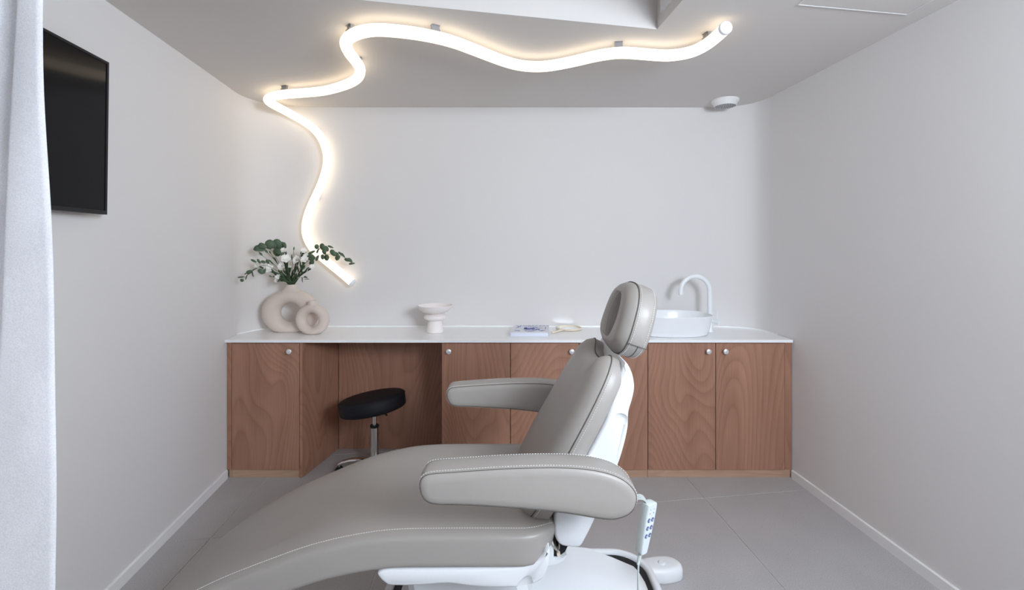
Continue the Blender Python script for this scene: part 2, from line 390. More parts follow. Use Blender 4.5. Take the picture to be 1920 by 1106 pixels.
# ------------------------------------------------------------------ worktop and cabinets
inset = [(p[0]*0.9975, p[1]-0.004) for p in bp_s if p[1] > 3.02]
poly = [(-1.850, 2.955)]+[(inset[0][0]+0.002, 3.0)]+inset+[(1.812, 3.0), (1.810, 2.955)]
wt = thing('worktop', (0, 3.2, 0.88), 'long thin white worktop running wall to wall above the wooden cabinets', 'worktop')
mb = MB(); pf = [(*p, 0) for p in poly]
mb.rings([[(x, y, 0.882) for x, y, _ in pf], [(x, y, 0.90) for x, y, _ in pf]])
mb.build('slab', solid, wt, smooth=0, bevel=0.0015, seg=1)
mb = MB()
R = [[(x, y, 0.9), (x, y-0.010, 0.9), (x, y-0.010, 0.908), (x, y, 0.908)] for x, y in [(p[0]*0.9985, p[1]-0.001) for p in bp_s[6:-6]]]
mb.rings(R); mb.build('upstand', solid, wt, smooth=0)

YF = 2.976; ZT = 0.878; ZB = 0.052
def knob(x, z, door):
    M = Matrix.Rotation(PI/2, 4, 'X')
    mb = MB().lathe([(0.007, 0), (0.007, 0.008), (0.013, 0.012), (0.0165, 0.018), (0.0165, 0.026), (0.014, 0.028)], (x, YF, z), 24, M)
    mb.build('knob', knobm, door)
def door(x0, x1, parent, kx):
    d = MB().box(x0+0.002, x1-0.002, YF, YF+0.019, ZB, ZT-0.004).build('door', veneer, parent, smooth=0, bevel=0.001, seg=1)
    knob(kx, 0.824, d); return d
def cabinet(x0, x1, label, depth, doors, filler=None, sideL=0.0):
    t = thing('base_cabinet', ((x0+x1)/2, YF+0.2, 0), label, 'cabinet', 'wooden base cabinets under the white worktop')
    t['_org'] = [(x0+x1)/2, YF+0.2, 0]
    mb = MB().box(x0+0.002, x1-0.002, YF+0.021, YF+depth, ZB, ZT)
    mb.build('body', veneer, t, smooth=0)
    MB().box(x0+0.001, (filler[1] if filler and filler[1] > x1 else x1)-0.001, YF+0.010, YF+0.028, 0, ZB-0.002).build('plinth', plinthw, t, smooth=0)
    for a, b, k in doors: door(a, b, t, k)
    if filler:
        MB().box(filler[0]+0.001, filler[1]-0.001, YF+0.004, YF+0.022, ZB if filler[0] > 0 else 0.0, ZT).build('filler_panel', veneer, t, smooth=0)
    return t
cl = cabinet(-1.820, -1.379, 'narrow single-door cabinet left of the knee space, beneath the ring vases', 0.30, [(-1.820, -1.379, -1.437)], None)
mb = MB().box(-1.851, -1.822, YF+0.004, YF+0.022, ZB, ZT); mb.build('filler_panel', veneer, cl, smooth=0)
mb = MB().box(-1.842, -1.820, YF+0.010, YF+0.028, 0, ZB-0.002); mb.build('plinth', plinthw, cl, smooth=0)
# end panel of the left cabinet, running back at a slight angle
mb = MB(); v = []
for z in (0.0, ZT): v += [(-1.377, YF, z), (-1.360, YF, z), (-1.288, 3.40, z), (-1.305, 3.40, z)]
mb.add(v, [(0, 3, 2, 1), (4, 5, 6, 7), (0, 1, 5, 4), (1, 2, 6, 5), (2, 3, 7, 6), (3, 0, 4, 7)]); mb.build('end_panel', veneer, cl, smooth=0)
kp = thing('knee_space_panel', (-0.87, 3.41, 0), 'dark veneered back panel of the open knee space behind the black stool', 'panel')
MB().box(-1.284, -0.461, 3.402, 3.420, 0, ZT).build('panel', veneer, kp, smooth=0)
cabinet(-0.457, -0.0104, 'single-door cabinet right of the knee space with its knob at the upper left', 0.41, [(-0.457, -0.0104, -0.408)])
cabinet(-0.0104, 0.882, 'double-door cabinet behind the treatment chair backrest', 0.41, [(-0.0104, 0.436, 0.386), (0.436, 0.882, 0.486)])
cabinet(0.882, 1.772, 'double-door cabinet under the basin with two knobs side by side', 0.29, [(0.882, 1.322, 1.268), (1.322, 1.772, 1.378)], (1.772, 1.8165))

# ------------------------------------------------------------------ LED tube
ceil_px = [(1361, 52), (1343, 69), (1325, 83), (1305, 94), (1285, 100), (1262, 103.5), (1240, 104), (1195, 100.5), (1160, 99), (1120, 104.5), (1080, 114), (1040, 122), (1010, 125), (978, 123), (946, 115), (900, 97.5), (850, 78.5), (799, 66), (748.5, 58.7), (710.5, 56),
           (690, 57.5), (672.5, 61.5), (658, 68), (650, 76), (648.5, 85), (656, 100.5), (670, 118.5), (675.5, 131.6), (670, 147), (647, 159.5), (609, 170), (571, 174), (533, 176.7), (515, 180), (504, 184.5), (503, 189.5)]
dz = 0.985
path = [px(x, y, dz*F/(CY-y)) for x, y in ceil_px]
wallpx = [(514, 197, 3.22), (533, 207, 3.33), (552, 217.5, 3.365), (571, 228.5, 3.38), (590, 243, 3.382), (604, 261, 3.385), (612, 283, 3.385), (613.5, 304, 3.385), (609, 326, 3.385), (602, 346, 3.385), (592, 368, 3.385), (582, 390, 3.385), (575, 412, 3.385), (573, 432, 3.385), (577.5, 450, 3.385), (588.5, 468, 3.385), (605, 483.5, 3.385), (625, 500, 3.385), (644, 515.5, 3.385), (662, 531, 3.385)]
path += [px(*q) for q in wallpx]
sp = catmull(path, 6)
for _ in range(3): sp = [sp[0]]+[(sp[i-1]+sp[i]*2+sp[i+1])/4 for i in range(1, len(sp)-1)]+[sp[-1]]
TR = 0.0285
tl = thing('led_tube_light', tuple(sp[0]), 'glowing white tube lamp winding across the ceiling and down the back wall', 'lamp')
MB().tube(sp, TR, 20, caps=False).build('tube', tubem, tl, smooth=60)
for a, b in ((sp[0], sp[1]), (sp[-1], sp[-2])):
    d = (a-b).normalized()
    MB().tube([a-d*0.012, a+d*0.001, a+d*0.004, a+d*0.006], [TR+0.0012, TR+0.0012, TR, TR*0.9], 24).build('end_cap', capm, tl, smooth=30)
def near(x, y):
    return min(range(len(sp)), key=lambda i: (CX+sp[i].x/sp[i].y*F-x)**2+(CY-(sp[i].z-H)/sp[i].y*F-y)**2)
for x, y in ((1325, 83), (1161, 99), (819, 71), (656, 70), (675, 128), (533, 177), (590, 243), (592, 368), (630, 504)):
    i = near(x, y); p = sp[i]; t = (sp[min(i+1, len(sp)-1)]-sp[max(i-1, 0)]).normalized()
    onwall = p.y > 3.3
    n = Vector((0, 1, 0)) if onwall else Vector((0, 0, 1))
    gapw = (3.444-p.y) if onwall else (ZC-p.z)
    s_ = n.cross(t).normalized(); t2 = s_.cross(n)
    mb = MB()
    for (la, lb, wd) in ((TR-0.004, TR+0.006, 0.013), (TR+0.006, gapw-0.003, 0.006), (gapw-0.003, gapw-0.0005, 0.012)):
        v = [p+t2*(a*0.02)+s_*(b*wd)+n*c for c in (la, lb) for b in (-1, 1) for a in (-1, 1)]
        mb.add(v, [(0, 2, 3, 1), (4, 5, 7, 6), (0, 1, 5, 4), (2, 6, 7, 3), (0, 4, 6, 2), (1, 3, 7, 5)])
    mb.build('mounting_clip', clipm, tl, smooth=0)

# ------------------------------------------------------------------ ceiling hatch and round vent
hp = [Vector((1.229, 1.975, 0)), Vector((1.772, 2.060, 0)), Vector((1.79, 1.50, 0)), Vector((1.225, 1.42, 0))]
hc = sum(hp, Vector())/4
ht = thing('ceiling_hatch', (hc.x, hc.y, ZC), 'flush white access hatch in the ceiling at the upper right', 'access hatch')
def ringq(s): return [hc+(p-hc)*s for p in hp]
mb = MB(); o1, i1 = ringq(1.0), ringq(0.985)
R = [[p+Vector((0, 0, ZC)) for p in o1], [p+Vector((0, 0, ZC-0.004)) for p in o1], [p+Vector((0, 0, ZC-0.004)) for p in i1], [p+Vector((0, 0, ZC)) for p in i1]]
mb.rings(R, False, False); mb.build('frame', trimw, ht, smooth=0)
mb = MB(); q = ringq(0.979); mb.rings([[p+Vector((0, 0, ZC-0.0005)) for p in q], [p+Vector((0, 0, ZC-0.0025)) for p in q]]); mb.build('panel', ceilp, ht, smooth=0)
vc = Vector((1.522, 3.275, ZC))
vt = thing('round_air_vent', tuple(vc), 'round white air vent with grey slats near the right end of the ceiling', 'air vent')
prof = [(0.092, 0), (0.094, -0.006), (0.090, -0.014), (0.080, -0.026), (0.075, -0.040), (0.073, -0.044), (0.070, -0.045), (0.069, -0.036), (0.001, -0.036)]
MB().lathe(prof, vc, 40).build('ring', trimw, vt, smooth=50)
MB().lathe([(0.0685, -0.0365), (0.0685, -0.0385)], vc, 32).build('backing', vdark, vt, smooth=0)
ca, sa = math.cos(0.5), math.sin(0.5)
for k in range(-6, 7):
    o_ = k*0.0102; hl = math.sqrt(0.0685**2-o_**2)
    d = Vector((sa, ca, 0)); n = Vector((ca, -sa, 0)); c = vc+n*o_+Vector((0, 0, -0.040))
    v = [c+d*(a*hl)+n*(b*0.0024)+Vector((0, 0, e_)) for e_ in (0.0015, -0.005) for b in (-1, 1) for a in (-1, 1)]
    MB().add(v, [(0, 2, 3, 1), (4, 5, 7, 6), (0, 1, 5, 4), (2, 6, 7, 3), (0, 4, 6, 2), (1, 3, 7, 5)]).build('slat', vgrey, vt, smooth=0)

# ------------------------------------------------------------------ curtain
mb = MB(); R = []
NS = 90
for zi in range(41):
    z = 0.015+(ZC-0.03)*zi/40; ring = []
    xe = -1.186-0.034*sm(min(1, max(0, (z-1.15)/1.0)))       # free edge
    cr = min(0.24, max(0.04, 0.063+0.050*(2.15-z)/0.59))     # first crease
    for k in range(NS+1):
        m_ = 0.335*k/NS
        y = 1.185+0.010*(min(1.0, m_/cr)-0.4)**2+0.050*sm(min(1, max(0, (m_-cr)/0.035)))-0.045*sm(min(1, max(0, (m_-cr-0.09)/0.05)))+0.055*sm(min(1, max(0, (m_-cr-0.19)/0.04)))+0.002*math.sin(z*9+m_*30)
        if m_ < 0.012: y += 0.006*(1-m_/0.012)**2
        ring.append((xe-m_, y, z))
    R.append(ring)
n = NS+1; vv = [p for r in R for p in r]
ff = [(i*n+k, i*n+k+1, (i+1)*n+k+1, (i+1)*n+k) for i in range(40) for k in range(NS)]
mb.add(vv, ff); cu = mb.build('curtain', curtain_m, smooth=180, org=(-1.4, 1.22, 0))
tag(cu, 'pale felt curtain hanging in soft folds at the left edge', 'curtain')
sd = cu.modifiers.new('thickness', 'SOLIDIFY'); sd.thickness = 0.004

# ------------------------------------------------------------------ television
ty0, ty1 = 1.862, 0.78
def tvx(y): return XL(y)+0.055
T0 = Vector((tvx(ty0), ty0, 1.94)); T1 = Vector((tvx(ty1), ty1, 1.94))
tv = thing('television', (tvx(1.3), 1.3, 1.63), 'flat black television mounted on the left wall beside the curtain', 'television')
ax = (T1-T0).normalized(); nr = Vector((-ax.y, ax.x, 0))
if nr.x < 0: nr = -nr
def tvp(s, z, n): return T0+ax*s+Vector((0, 0, z-1.94))+nr*(n+(z-1.94)*0.012)
Lt = (T1-T0).length; zb, zt = 1.632, 2.250
def tvbox(s0, s1, z0, z1, n0, n1):
    v = [tvp(s, z, n) for z in (z0, z1) for n in (n0, n1) for s in (s0, s1)]
    return MB().add(v, [(0, 2, 3, 1), (4, 5, 7, 6), (0, 1, 5, 4), (2, 6, 7, 3), (0, 4, 6, 2), (1, 3, 7, 5)])
tvbox(0.0, Lt, zb, zt, -0.012, 0.012).build('case', blackm, tv, smooth=0, bevel=0.003, seg=2)
tvbox(0.010, Lt-0.010, zb+0.016, zt-0.010, 0.0121, 0.0132).build('screen', screen, tv, smooth=0)
mb = MB()
for q in ((0, Lt, zt-0.010, zt), (0, Lt, zb, zb+0.015), (0, 0.010, zb+0.015, zt-0.010), (Lt-0.010, Lt, zb+0.015, zt-0.010)):
    t_ = tvbox(*q, 0.012, 0.016); mb.add(t_.v, t_.f)
mb.build('bezel', blackm, tv, smooth=0)
tvbox(0.20, Lt-0.20, zb+0.08, zt-0.2, -0.052, -0.011).build('wall_mount', blackm, tv, smooth=0)

# ------------------------------------------------------------------ basin and tap
bc = Vector((1.092, 3.168, 0.9))
ba = thing('wash_basin', tuple(bc), 'oval white ceramic countertop basin on the worktop behind the headrest', 'basin')
def se(a, b, n=2.5, N=72):
    out = []
    for k in range(N):
        t = 2*PI*k/N; c, s_ = math.cos(t), math.sin(t)
        out.append((a*math.copysign(abs(c)**(2/n), c), b*math.copysign(abs(s_)**(2/n), s_)))
    return out
RX, RY = 0.272, 0.190
bprof = [(0.80, 0.76, 0.0), (0.865, 0.83, 0.004), (0.90, 0.875, 0.014), (0.935, 0.92, 0.045), (0.97, 0.965, 0.09), (0.995, 0.993, 0.130), (1.0, 1.0, 0.135), (0.996, 0.995, 0.138), (0.985, 0.98, 0.138), (0.978, 0.97, 0.134), (0.95, 0.935, 0.10), (0.90, 0.87, 0.045), (0.82, 0.77, 0.022), (0.5, 0.5, 0.013), (0.11, 0.14, 0.010)]
mb = MB().rings([[bc+Vector((x, y, z)) for x, y in se(RX*fx, RY*fy)] for fx, fy, z in bprof]); mb.build('bowl', ceram, ba, smooth=60)
MB().lathe([(0.028, 0.010), (0.028, 0.014), (0.02, 0.016), (0.0, 0.016)], bc, 24).build('drain', chrome, ba)
tp = px(1330.5, 620, 3.25); tp.z = 0.9
tap = thing('basin_tap', tuple(tp), 'white gooseneck tap with side lever standing behind the basin', 'tap')
MB().lathe([(0.026, 0), (0.026, 0.004), (0.020, 0.012), (0.0175, 0.03), (0.0170, 0.055), (0.0190, 0.075), (0.0190, 0.115), (0.0172, 0.132), (0.0, 0.133)], tp, 28).build('body', tapw, tap)
top = Vector((tp.x, tp.y, 0.9+0.13)); tip_xy = Vector((1.192, 3.238, 0)); dxy = tip_xy-Vector((tp.x, tp.y, 0)); Rr = dxy.length/2; du = dxy.normalized()
zc_ = 1.290-Rr
pts = [top, Vector((tp.x, tp.y, (top.z+zc_)/2)), Vector((tp.x, tp.y, zc_))]
for k in range(1, 25):
    a = PI*k/24; pts.append(Vector((tp.x, tp.y, zc_))+du*(Rr*(1-math.cos(a)))+Vector((0, 0, Rr*math.sin(a))))
td_ = (pts[-1]-pts[-2]).normalized(); pts.append(pts[-1]+td_*0.018)
MB().tube(pts, 0.0155, 20).build('spout', tapw, tap, smooth=50)
MB().tube([pts[-1]-td_*0.002, pts[-1]+td_*0.008], 0.0135, 20).build('aerator', tapw, tap, smooth=50)
hz = Vector((tp.x, tp.y, 0.9+0.078)); he = px(1348, 604, 3.20)
he.z = hz.z-0.008
MB().tube([hz, hz.lerp(he, 0.55), hz.lerp(he, 0.56), he], [0.0115, 0.0115, 0.0155, 0.0155], 20).build('lever_housing', tapw, tap, smooth=40)
lb = hz.lerp(he, 0.82)
MB().tube([lb, lb+Vector((0, 0, 0.082))], 0.0036, 10).build('lever', tapw, tap, smooth=40)

# ------------------------------------------------------------------ ring vases
def ring_vase(name, c, R, Rz, r, zb, neck_r, ztop, depth, yaw, label):
    """c: centre of the ring; flattened base at zb, neck rising to ztop"""
    t = thing(name, (c.x, c.y, zb), label, 'vase', 'ring-shaped pottery vases')
    M = Matrix.Rotation(yaw, 3, 'Z'); mb = MB(); rings = []
    NU, NV = 72, 28
    for i in range(NU):
        u = 2*PI*i/NU; ring = []
        for k in range(NV):
            v = 2*PI*k/NV
            Ro = 1/math.sqrt((math.cos(u)/R)**2+(math.sin(u)/Rz)**2); rm = (Ro-r)/2; Rm = (Ro+r)/2
            rad = Rm+rm*math.cos(v); yy = depth*math.sin(v)
            x = rad*math.cos(u); z = rad*math.sin(u)
            z = max(z, zb-c.z+0.0005*k/NV)
            ring.append(c+M @ Vector((x, yy, z)))
        rings.append(ring)
    mb.rings(rings, closed=True); mb.build('body', pottery, t, smooth=75)
    zn = c.z+Rz*0.93; hgt = ztop-zn
    prof = [(neck_r*2.5, -0.026), (neck_r*1.9, -0.006), (neck_r*1.35, hgt*0.26), (neck_r*1.04, hgt*0.6), (neck_r, hgt*0.9), (neck_r, hgt-0.002), (neck_r*0.96, hgt), (neck_r*0.84, hgt-0.003), (neck_r*0.8, hgt*0.4), (neck_r*0.7, 0.0), (0.001, -0.004)]
    q = MB()
    RR = []
    for rr_, z in prof:
        ring = []
        for k in range(32):
            a = 2*PI*k/32
            ring.append(Vector((c.x, c.y, zn+z))+M @ Vector((rr_*math.cos(a), min(rr_, depth*0.95 if z > 0.004 else depth*0.75)*math.sin(a), 0)))
        RR.append(ring)
    q.rings(RR); q.build('neck', pottery, t, smooth=60)
    return t
VL = px(545.5, 585.4, 3.255)
ring_vase('ring_vase', VL, 0.198, 0.163, 0.068, 0.9005, 0.037, 1.2325, 0.056, 0.10, 'large beige ring-shaped vase holding the green and white bouquet')
VS = px(586, 599, 3.155)
ring_vase('ring_vase', VS, 0.1185, 0.108, 0.049, 0.9005, 0.0225, 1.131, 0.038, -0.12, 'small beige ring-shaped vase standing in front of the larger one')

# ------------------------------------------------------------------ footed bowl
fb = Vector(((816-960)/F*3.22, 3.22, 0.9))
bo = thing('footed_bowl', tuple(fb), 'white pottery bowl on a stacked round foot on the worktop', 'bowl')
MB().lathe([(0.056, 0.0), (0.060, 0.003), (0.060, 0.012), (0.053, 0.05), (0.047, 0.078), (0.045, 0.088)], fb, 48).build('foot', pottery2, bo)
MB().lathe([(0.044, 0.084), (0.062, 0.087), (0.075, 0.096), (0.0785, 0.106), (0.076, 0.116), (0.064, 0.124), (0.046, 0.129), (0.044, 0.135)], fb, 48).build('collar', pottery2, bo, smooth=60)
MB().lathe([(0.044, 0.132), (0.062, 0.135), (0.092, 0.147), (0.110, 0.163), (0.119, 0.182), (0.1215, 0.187), (0.1195, 0.1895), (0.116, 0.187), (0.106, 0.170), (0.088, 0.156), (0.050, 0.146), (0.001, 0.144)], fb, 56).build('dish', pottery2, bo, smooth=60)

# ------------------------------------------------------------------ book
bk = thing('art_book', (0.128, 3.20, 0.9), 'white book with blue lettering and drawings lying on the worktop', 'book')
b0 = Vector((-0.014, 3.058, 0.9005)); bu = Vector((1, 0.0, 0)); bv = Vector((0.10, 0.995, 0)).normalized(); bw_, bh_ = 0.258, 0.290
def bp3(u, v, z): return b0+bu*(u*bw_)+bv*(v*bh_)+Vector((0, 0, z))
def bbox(u0, u1, v0, v1, z0, z1):
    v = [bp3(u, v_, z) for z in (z0, z1) for v_ in (v0, v1) for u in (u0, u1)]
    return MB().add(v, [(0, 2, 3, 1), (4, 5, 7, 6), (0, 1, 5, 4), (2, 6, 7, 3), (0, 4, 6, 2), (1, 3, 7, 5)])
bbox(0, 1, 0, 1, 0, 0.0028).build('back_cover', bookw, bk, smooth=0, bevel=0.001)
bbox(0.012, 0.985, 0.015, 0.985, 0.0029, 0.0240).build('pages', paper, bk, smooth=0)
cov = bbox(0, 1, 0, 1, 0.0241, 0.0270).build('front_cover', bookw, bk, smooth=0, bevel=0.001)
bbox(-0.006, 0.004, 0, 1, 0, 0.0268).build('spine', bookw, bk, smooth=0, bevel=0.001)
ZI = 0.02725
def flat_shape(polys, name, lab):
    mb = MB()
    for P in polys:
        k = len(P); mb.add([bp3(u, v, ZI) for u, v in P]+[bp3(u, v, ZI+0.0001) for u, v in P], [tuple(range(k)), tuple(range(2*k-1, k-1, -1))]+[(i, (i+1) % k, k+(i+1) % k, k+i) for i in range(k)])
    o = mb.build(name, ink, cov, smooth=0); o['label'] = lab; return o
def blob(cu_, cv_, a, b, n=14, j=0.25, seed=0):
    rn = random.Random(seed); return [(cu_+a*math.cos(2*PI*k/n)*(1+j*(rn.random()-0.5)*2), cv_+b*math.sin(2*PI*k/n)*(1+j*(rn.random()-0.5)*2)) for k in range(n)]
def arc(cu_, cv_, a, b, t0, t1, wd, n=16):
    o_ = [(cu_+a*math.cos(t0+(t1-t0)*k/n), cv_+b*math.sin(t0+(t1-t0)*k/n)) for k in range(n+1)]
    i_ = [(cu_+(a-wd)*math.cos(t0+(t1-t0)*k/n), cv_+(b-wd)*math.sin(t0+(t1-t0)*k/n)) for k in range(n, -1, -1)]
    return o_+i_
polys = [blob(0.44, 0.48, 0.10, 0.10, 18, 0.3, 1), blob(0.56, 0.52, 0.07, 0.11, 16, 0.3, 2), blob(0.37, 0.52, 0.05, 0.10, 14, 0.3, 3)]
for k in range(6): polys.append(arc(0.50+0.02*k, 0.46, 0.20-0.025*k, 0.26-0.035*k, -PI*0.95+0.1*k, -0.05*PI+0.12*k, 0.012))
for k in range(7):
    a = PI*(0.1+0.8*k/6); polys.append(blob(0.5+0.17*math.cos(a), 0.56+0.16*math.sin(a), 0.028, 0.035, 9, 0.35, 10+k))
polys += [[(0.68, 0.60), (0.84, 0.575), (0.84, 0.555), (0.68, 0.55)], blob(0.73, 0.38, 0.03, 0.07, 10, 0.3, 30)]
flat_shape(polys, 'cover_drawing', 'ornate blue ink drawing')
flat_shape([blob(0.15, 0.74, 0.03, 0.07, 9, 0.4, 41), blob(0.19, 0.80, 0.025, 0.045, 8, 0.4, 42), arc(0.13, 0.63, 0.03, 0.08, 0, 2*PI*0.9, 0.01)], 'cover_motif', 'small blue motif at the upper left')
flat_shape([blob(0.90, 0.55, 0.016, 0.09, 9, 0.3, 43), arc(0.90, 0.70, 0.02, 0.07, 0, 2*PI*0.9, 0.008)], 'cover_motif', 'small blue motif at the right')
flat_shape([blob(0.16, 0.24, 0.06, 0.035, 12, 0.5, 44), blob(0.21, 0.20, 0.05, 0.025, 10, 0.5, 45)], 'cover_motif', 'small blue motif at the lower left')
flat_shape([blob(0.85, 0.25, 0.06, 0.03, 12, 0.5, 46), blob(0.80, 0.20, 0.06, 0.02, 10, 0.5, 47)], 'cover_motif', 'small blue motif at the lower right')
flat_shape([[(0.44, 0.10), (0.62, 0.10), (0.62, 0.125), (0.44, 0.125)], [(0.36, 0.20), (0.42, 0.20), (0.42, 0.24), (0.36, 0.24)]], 'cover_caption', 'blue rule under the drawing')
def text_mesh(body, size, c_u, c_v, name, spacing=1.0):
    cu_ = bpy.data.curves.new(name, 'FONT'); cu_.body = body; cu_.size = size; cu_.align_x = 'CENTER'; cu_.space_character = spacing; cu_.extrude = 0.0001
    tmp = bpy.data.objects.new(name, cu_); C.objects.link(tmp)
    bpy.context.view_layer.update()
    me = bpy.data.meshes.new_from_object(tmp.evaluated_get(bpy.context.evaluated_depsgraph_get()))
    bpy.data.objects.remove(tmp); me.materials.clear(); me.materials.append(ink)
    org = Vector(bk['_org']); q = bp3(c_u, c_v, ZI+0.0001)-org
    for vv_ in me.vertices:
        p = vv_.co.copy(); vv_.co = q+bu*p.x+bv*p.y+Vector((0, 0, p.z))
    o = bpy.data.objects.new(name, me); C.objects.link(o); o.parent = cov; return o
text_mesh('FOREVER', 0.034, 0.53, 0.875, 'title', 1.45)
text_mesh('THE NEW TATTOO', 0.015, 0.53, 0.79, 'subtitle', 1.2)
flat_shape([blob(0.10, 0.92, 0.03, 0.02, 8, 0.4, 51)], 'corner_mark', 'tiny blue mark in the upper left corner')
flat_shape([blob(0.95, 0.90, 0.025, 0.02, 8, 0.4, 52)], 'corner_mark', 'tiny blue mark in the upper right corner')

# ------------------------------------------------------------------ hand mirror
mc = px(1066.5, 617, 3.335); mc.z = 0.9
hm = thing('hand_mirror', tuple(mc), 'round hand mirror with pale wooden rim lying on the worktop', 'mirror')
ringp = [mc+Vector((0.088*math.cos(2*PI*k/48), 0.088*math.sin(2*PI*k/48), 0.0085)) for k in range(48)]
MB().tube(ringp, 0.0068, 10, closed=True).build('rim', cane, hm, smooth=60)
MB().lathe([(0.083, 0.003), (0.083, 0.0085), (0.0, 0.0085)], mc, 48).build('glass', mirr, hm, smooth=30)
hd = (px(1033, 625.5, 3.15)-mc); hd.z = 0; hd.normalize()
hp_ = [mc+hd*s_+Vector((0, 0, 0.0095)) for s_ in (0.086, 0.105, 0.13, 0.16, 0.195, 0.215, 0.222)]
sd_ = Vector((-hd.y, hd.x, 0)); wds = [0.024, 0.014, 0.0105, 0.0115, 0.013, 0.011, 0.005]
R = []
for p, wd in zip(hp_, wds): R.append([p+sd_*(wd*math.cos(a))+Vector((0, 0, 0.0075*math.sin(a))) for a in [2*PI*k/12 for k in range(12)]])
MB().rings(R).build('handle', cane, hm, smooth=60)
for s_ in (-1, 1):
    a = math.atan2(hd.y, hd.x)+s_*0.33; p = mc+Vector((0.088*math.cos(a), 0.088*math.sin(a), 0.0148))
    MB().lathe([(0.0035, 0), (0.0035, 0.0012), (0, 0.0018)], p, 10).build('rivet', knobm, hm)

# ------------------------------------------------------------------ stool
so = Vector((-0.905, 3.02, 0))
st = thing('swivel_stool', tuple(so), 'round black padded swivel stool on a chrome column in the knee space', 'stool')
tilt = Matrix.Rotation(math.radians(-8.5), 4, 'Y'); tilt = Matrix.Rotation(math.radians(-4), 4, 'X') @ tilt
sc_ = so+Vector((-0.012, 0, 0.470))
prof = [(0.02, -0.042), (0.17, -0.042), (0.203, -0.041), (0.210, -0.036), (0.2125, -0.010), (0.2125, 0.030), (0.210, 0.038), (0.200, 0.045), (0.16, 0.051), (0.08, 0.054), (0.0, 0.055)]
seat = MB().lathe(prof, sc_, 64, tilt).build('seat', black_l, st, smooth=60)
MB().tube([sc_+(tilt @ Vector((0.2125*math.cos(2*PI*k/64), 0.2125*math.sin(2*PI*k/64), 0.032))) for k in range(64)], 0.0022, 6, closed=True).build('piping', black_l, seat)
MB().lathe([(0.09, -0.054), (0.09, -0.040)], sc_, 24, tilt).build('mounting_plate', blackm, st)
MB().lathe([(0.0135, 0.30), (0.0135, 0.43)], so, 24).build('piston', chrome, st)
MB().lathe([(0.0275, 0.313), (0.029, 0.316), (0.029, 0.325), (0.026, 0.328), (0.0136, 0.328)], so, 24).build('collar', blackm, st)
MB().lathe([(0.0265, 0.10), (0.0265, 0.313)], so, 28).build('column', chrome, st)
MB().tube([sc_+tilt @ Vector((0.05, -0.02, -0.045)), sc_+tilt @ Vector((0.10, -0.10, -0.052)), sc_+tilt @ Vector((0.122, -0.135, -0.056))], [0.004, 0.004, 0.006], 8).build('height_lever', blackm, st)
MB().lathe([(0.040, 0.070), (0.042, 0.074), (0.042, 0.098), (0.034, 0.112), (0.028, 0.118)], so, 28).build('hub', chrome, st)
for k in range(5):
    a = math.radians(178+72*k); d = Vector((math.cos(a), math.sin(a), 0)); n = Vector((-d.y, d.x, 0)); R = []
    for s_, z, wd in ((0.03, 0.100, 0.020), (0.09, 0.104, 0.018), (0.16, 0.096, 0.016), (0.215, 0.082, 0.014), (0.24, 0.068, 0.013), (0.246, 0.058, 0.010)):
        R.append([so+d*s_+n*(wd*q)+Vector((0, 0, z+e_)) for q, e_ in ((-1, -0.008), (1, -0.008), (1, 0.002), (0.7, 0.006), (-0.7, 0.006), (-1, 0.002))])
    lg = MB().rings(R).build('leg', chrome, st, smooth=50)
    p = so+d*0.236
    MB().tube([p+Vector((0, 0, 0.064)), p+Vector((0, 0, 0.03))], 0.006, 8).build('caster_stem', chrome, lg)
    MB().tube([p+n*-0.014+Vector((0, 0, 0.025)), p+n*0.014+Vector((0, 0, 0.025))], 0.025, 18).build('caster_wheel', blackm, lg, smooth=40)

# ------------------------------------------------------------------ treatment chair
YCH = 1.67
ch = thing('treatment_chair', (0.1, YCH, 0), 'large grey leather treatment chair with white shell and base in the middle', 'chair')
def cbox(name, x0, x1, y0, y1, z0, z1, m, parent, bevel=0.0, seg=3):
    return MB().box(x0, x1, y0, y1, z0, z1).build(name, m, parent, smooth=40, bevel=bevel, seg=seg)
# seat and leg rest cushion
tl_ = [(0.150, 0.640), (0.10, 0.652), (0.0, 0.655), (-0.2, 0.655), (-0.36, 0.651), (-0.48, 0.634), (-0.60, 0.604), (-0.72, 0.560), (-0.90, 0.484), (-1.05, 0.402), (-1.20, 0.296), (-1.31, 0.196), (-1.365, 0.135)]
line = catmull([(a, 0, b) for a, b in tl_], 8)
cum = [0]
for i in range(1, len(line)): cum.append(cum[-1]+(line[i]-line[i-1]).length)
tot = cum[-1]; SW = 0.322; R = []; seam_n, seam_f = [], []
def sect(i):
    p = line[i]; a = line[max(i-1, 0)]; b = line[min(i+1, len(line)-1)]; t = (b-a).normalized(); n = Vector((-t.z, 0, t.x))
    if n.z < 0: n = -n
    return p, t, n
def wfun(s_):
    w_ = SW-0.035*sm(min(1, max(0, (s_-0.55)/0.9)))
    for r_, dd in ((0.13, s_), (0.17, tot-s_)):
        if dd < r_: w_ = w_-r_+math.sqrt(max(0, r_*r_-(r_-dd)**2))
    return max(w_, 0.02)
stations = [0.0, 0.004, 0.012, 0.025, 0.04, 0.06, 0.085, 0.115]
for q in range(1, 50): stations.append(0.115+(tot-0.115-0.16)*q/50)
stations += [tot-d_ for d_ in (0.16, 0.13, 0.10, 0.075, 0.05, 0.03, 0.015, 0.005, 0.0)]
def at_s(s_):
    for i in range(1, len(line)):
        if s_ <= cum[i] or i == len(line)-1:
            f_ = min(1, (s_-cum[i-1])/(cum[i]-cum[i-1])); p = line[i-1].lerp(line[i], f_)
            _, t, n = sect(i); _, t0_, n0_ = sect(i-1)
            return p, (n0_.lerp(n, f_)).normalized()
NSEC = 96; EXP = 6.5
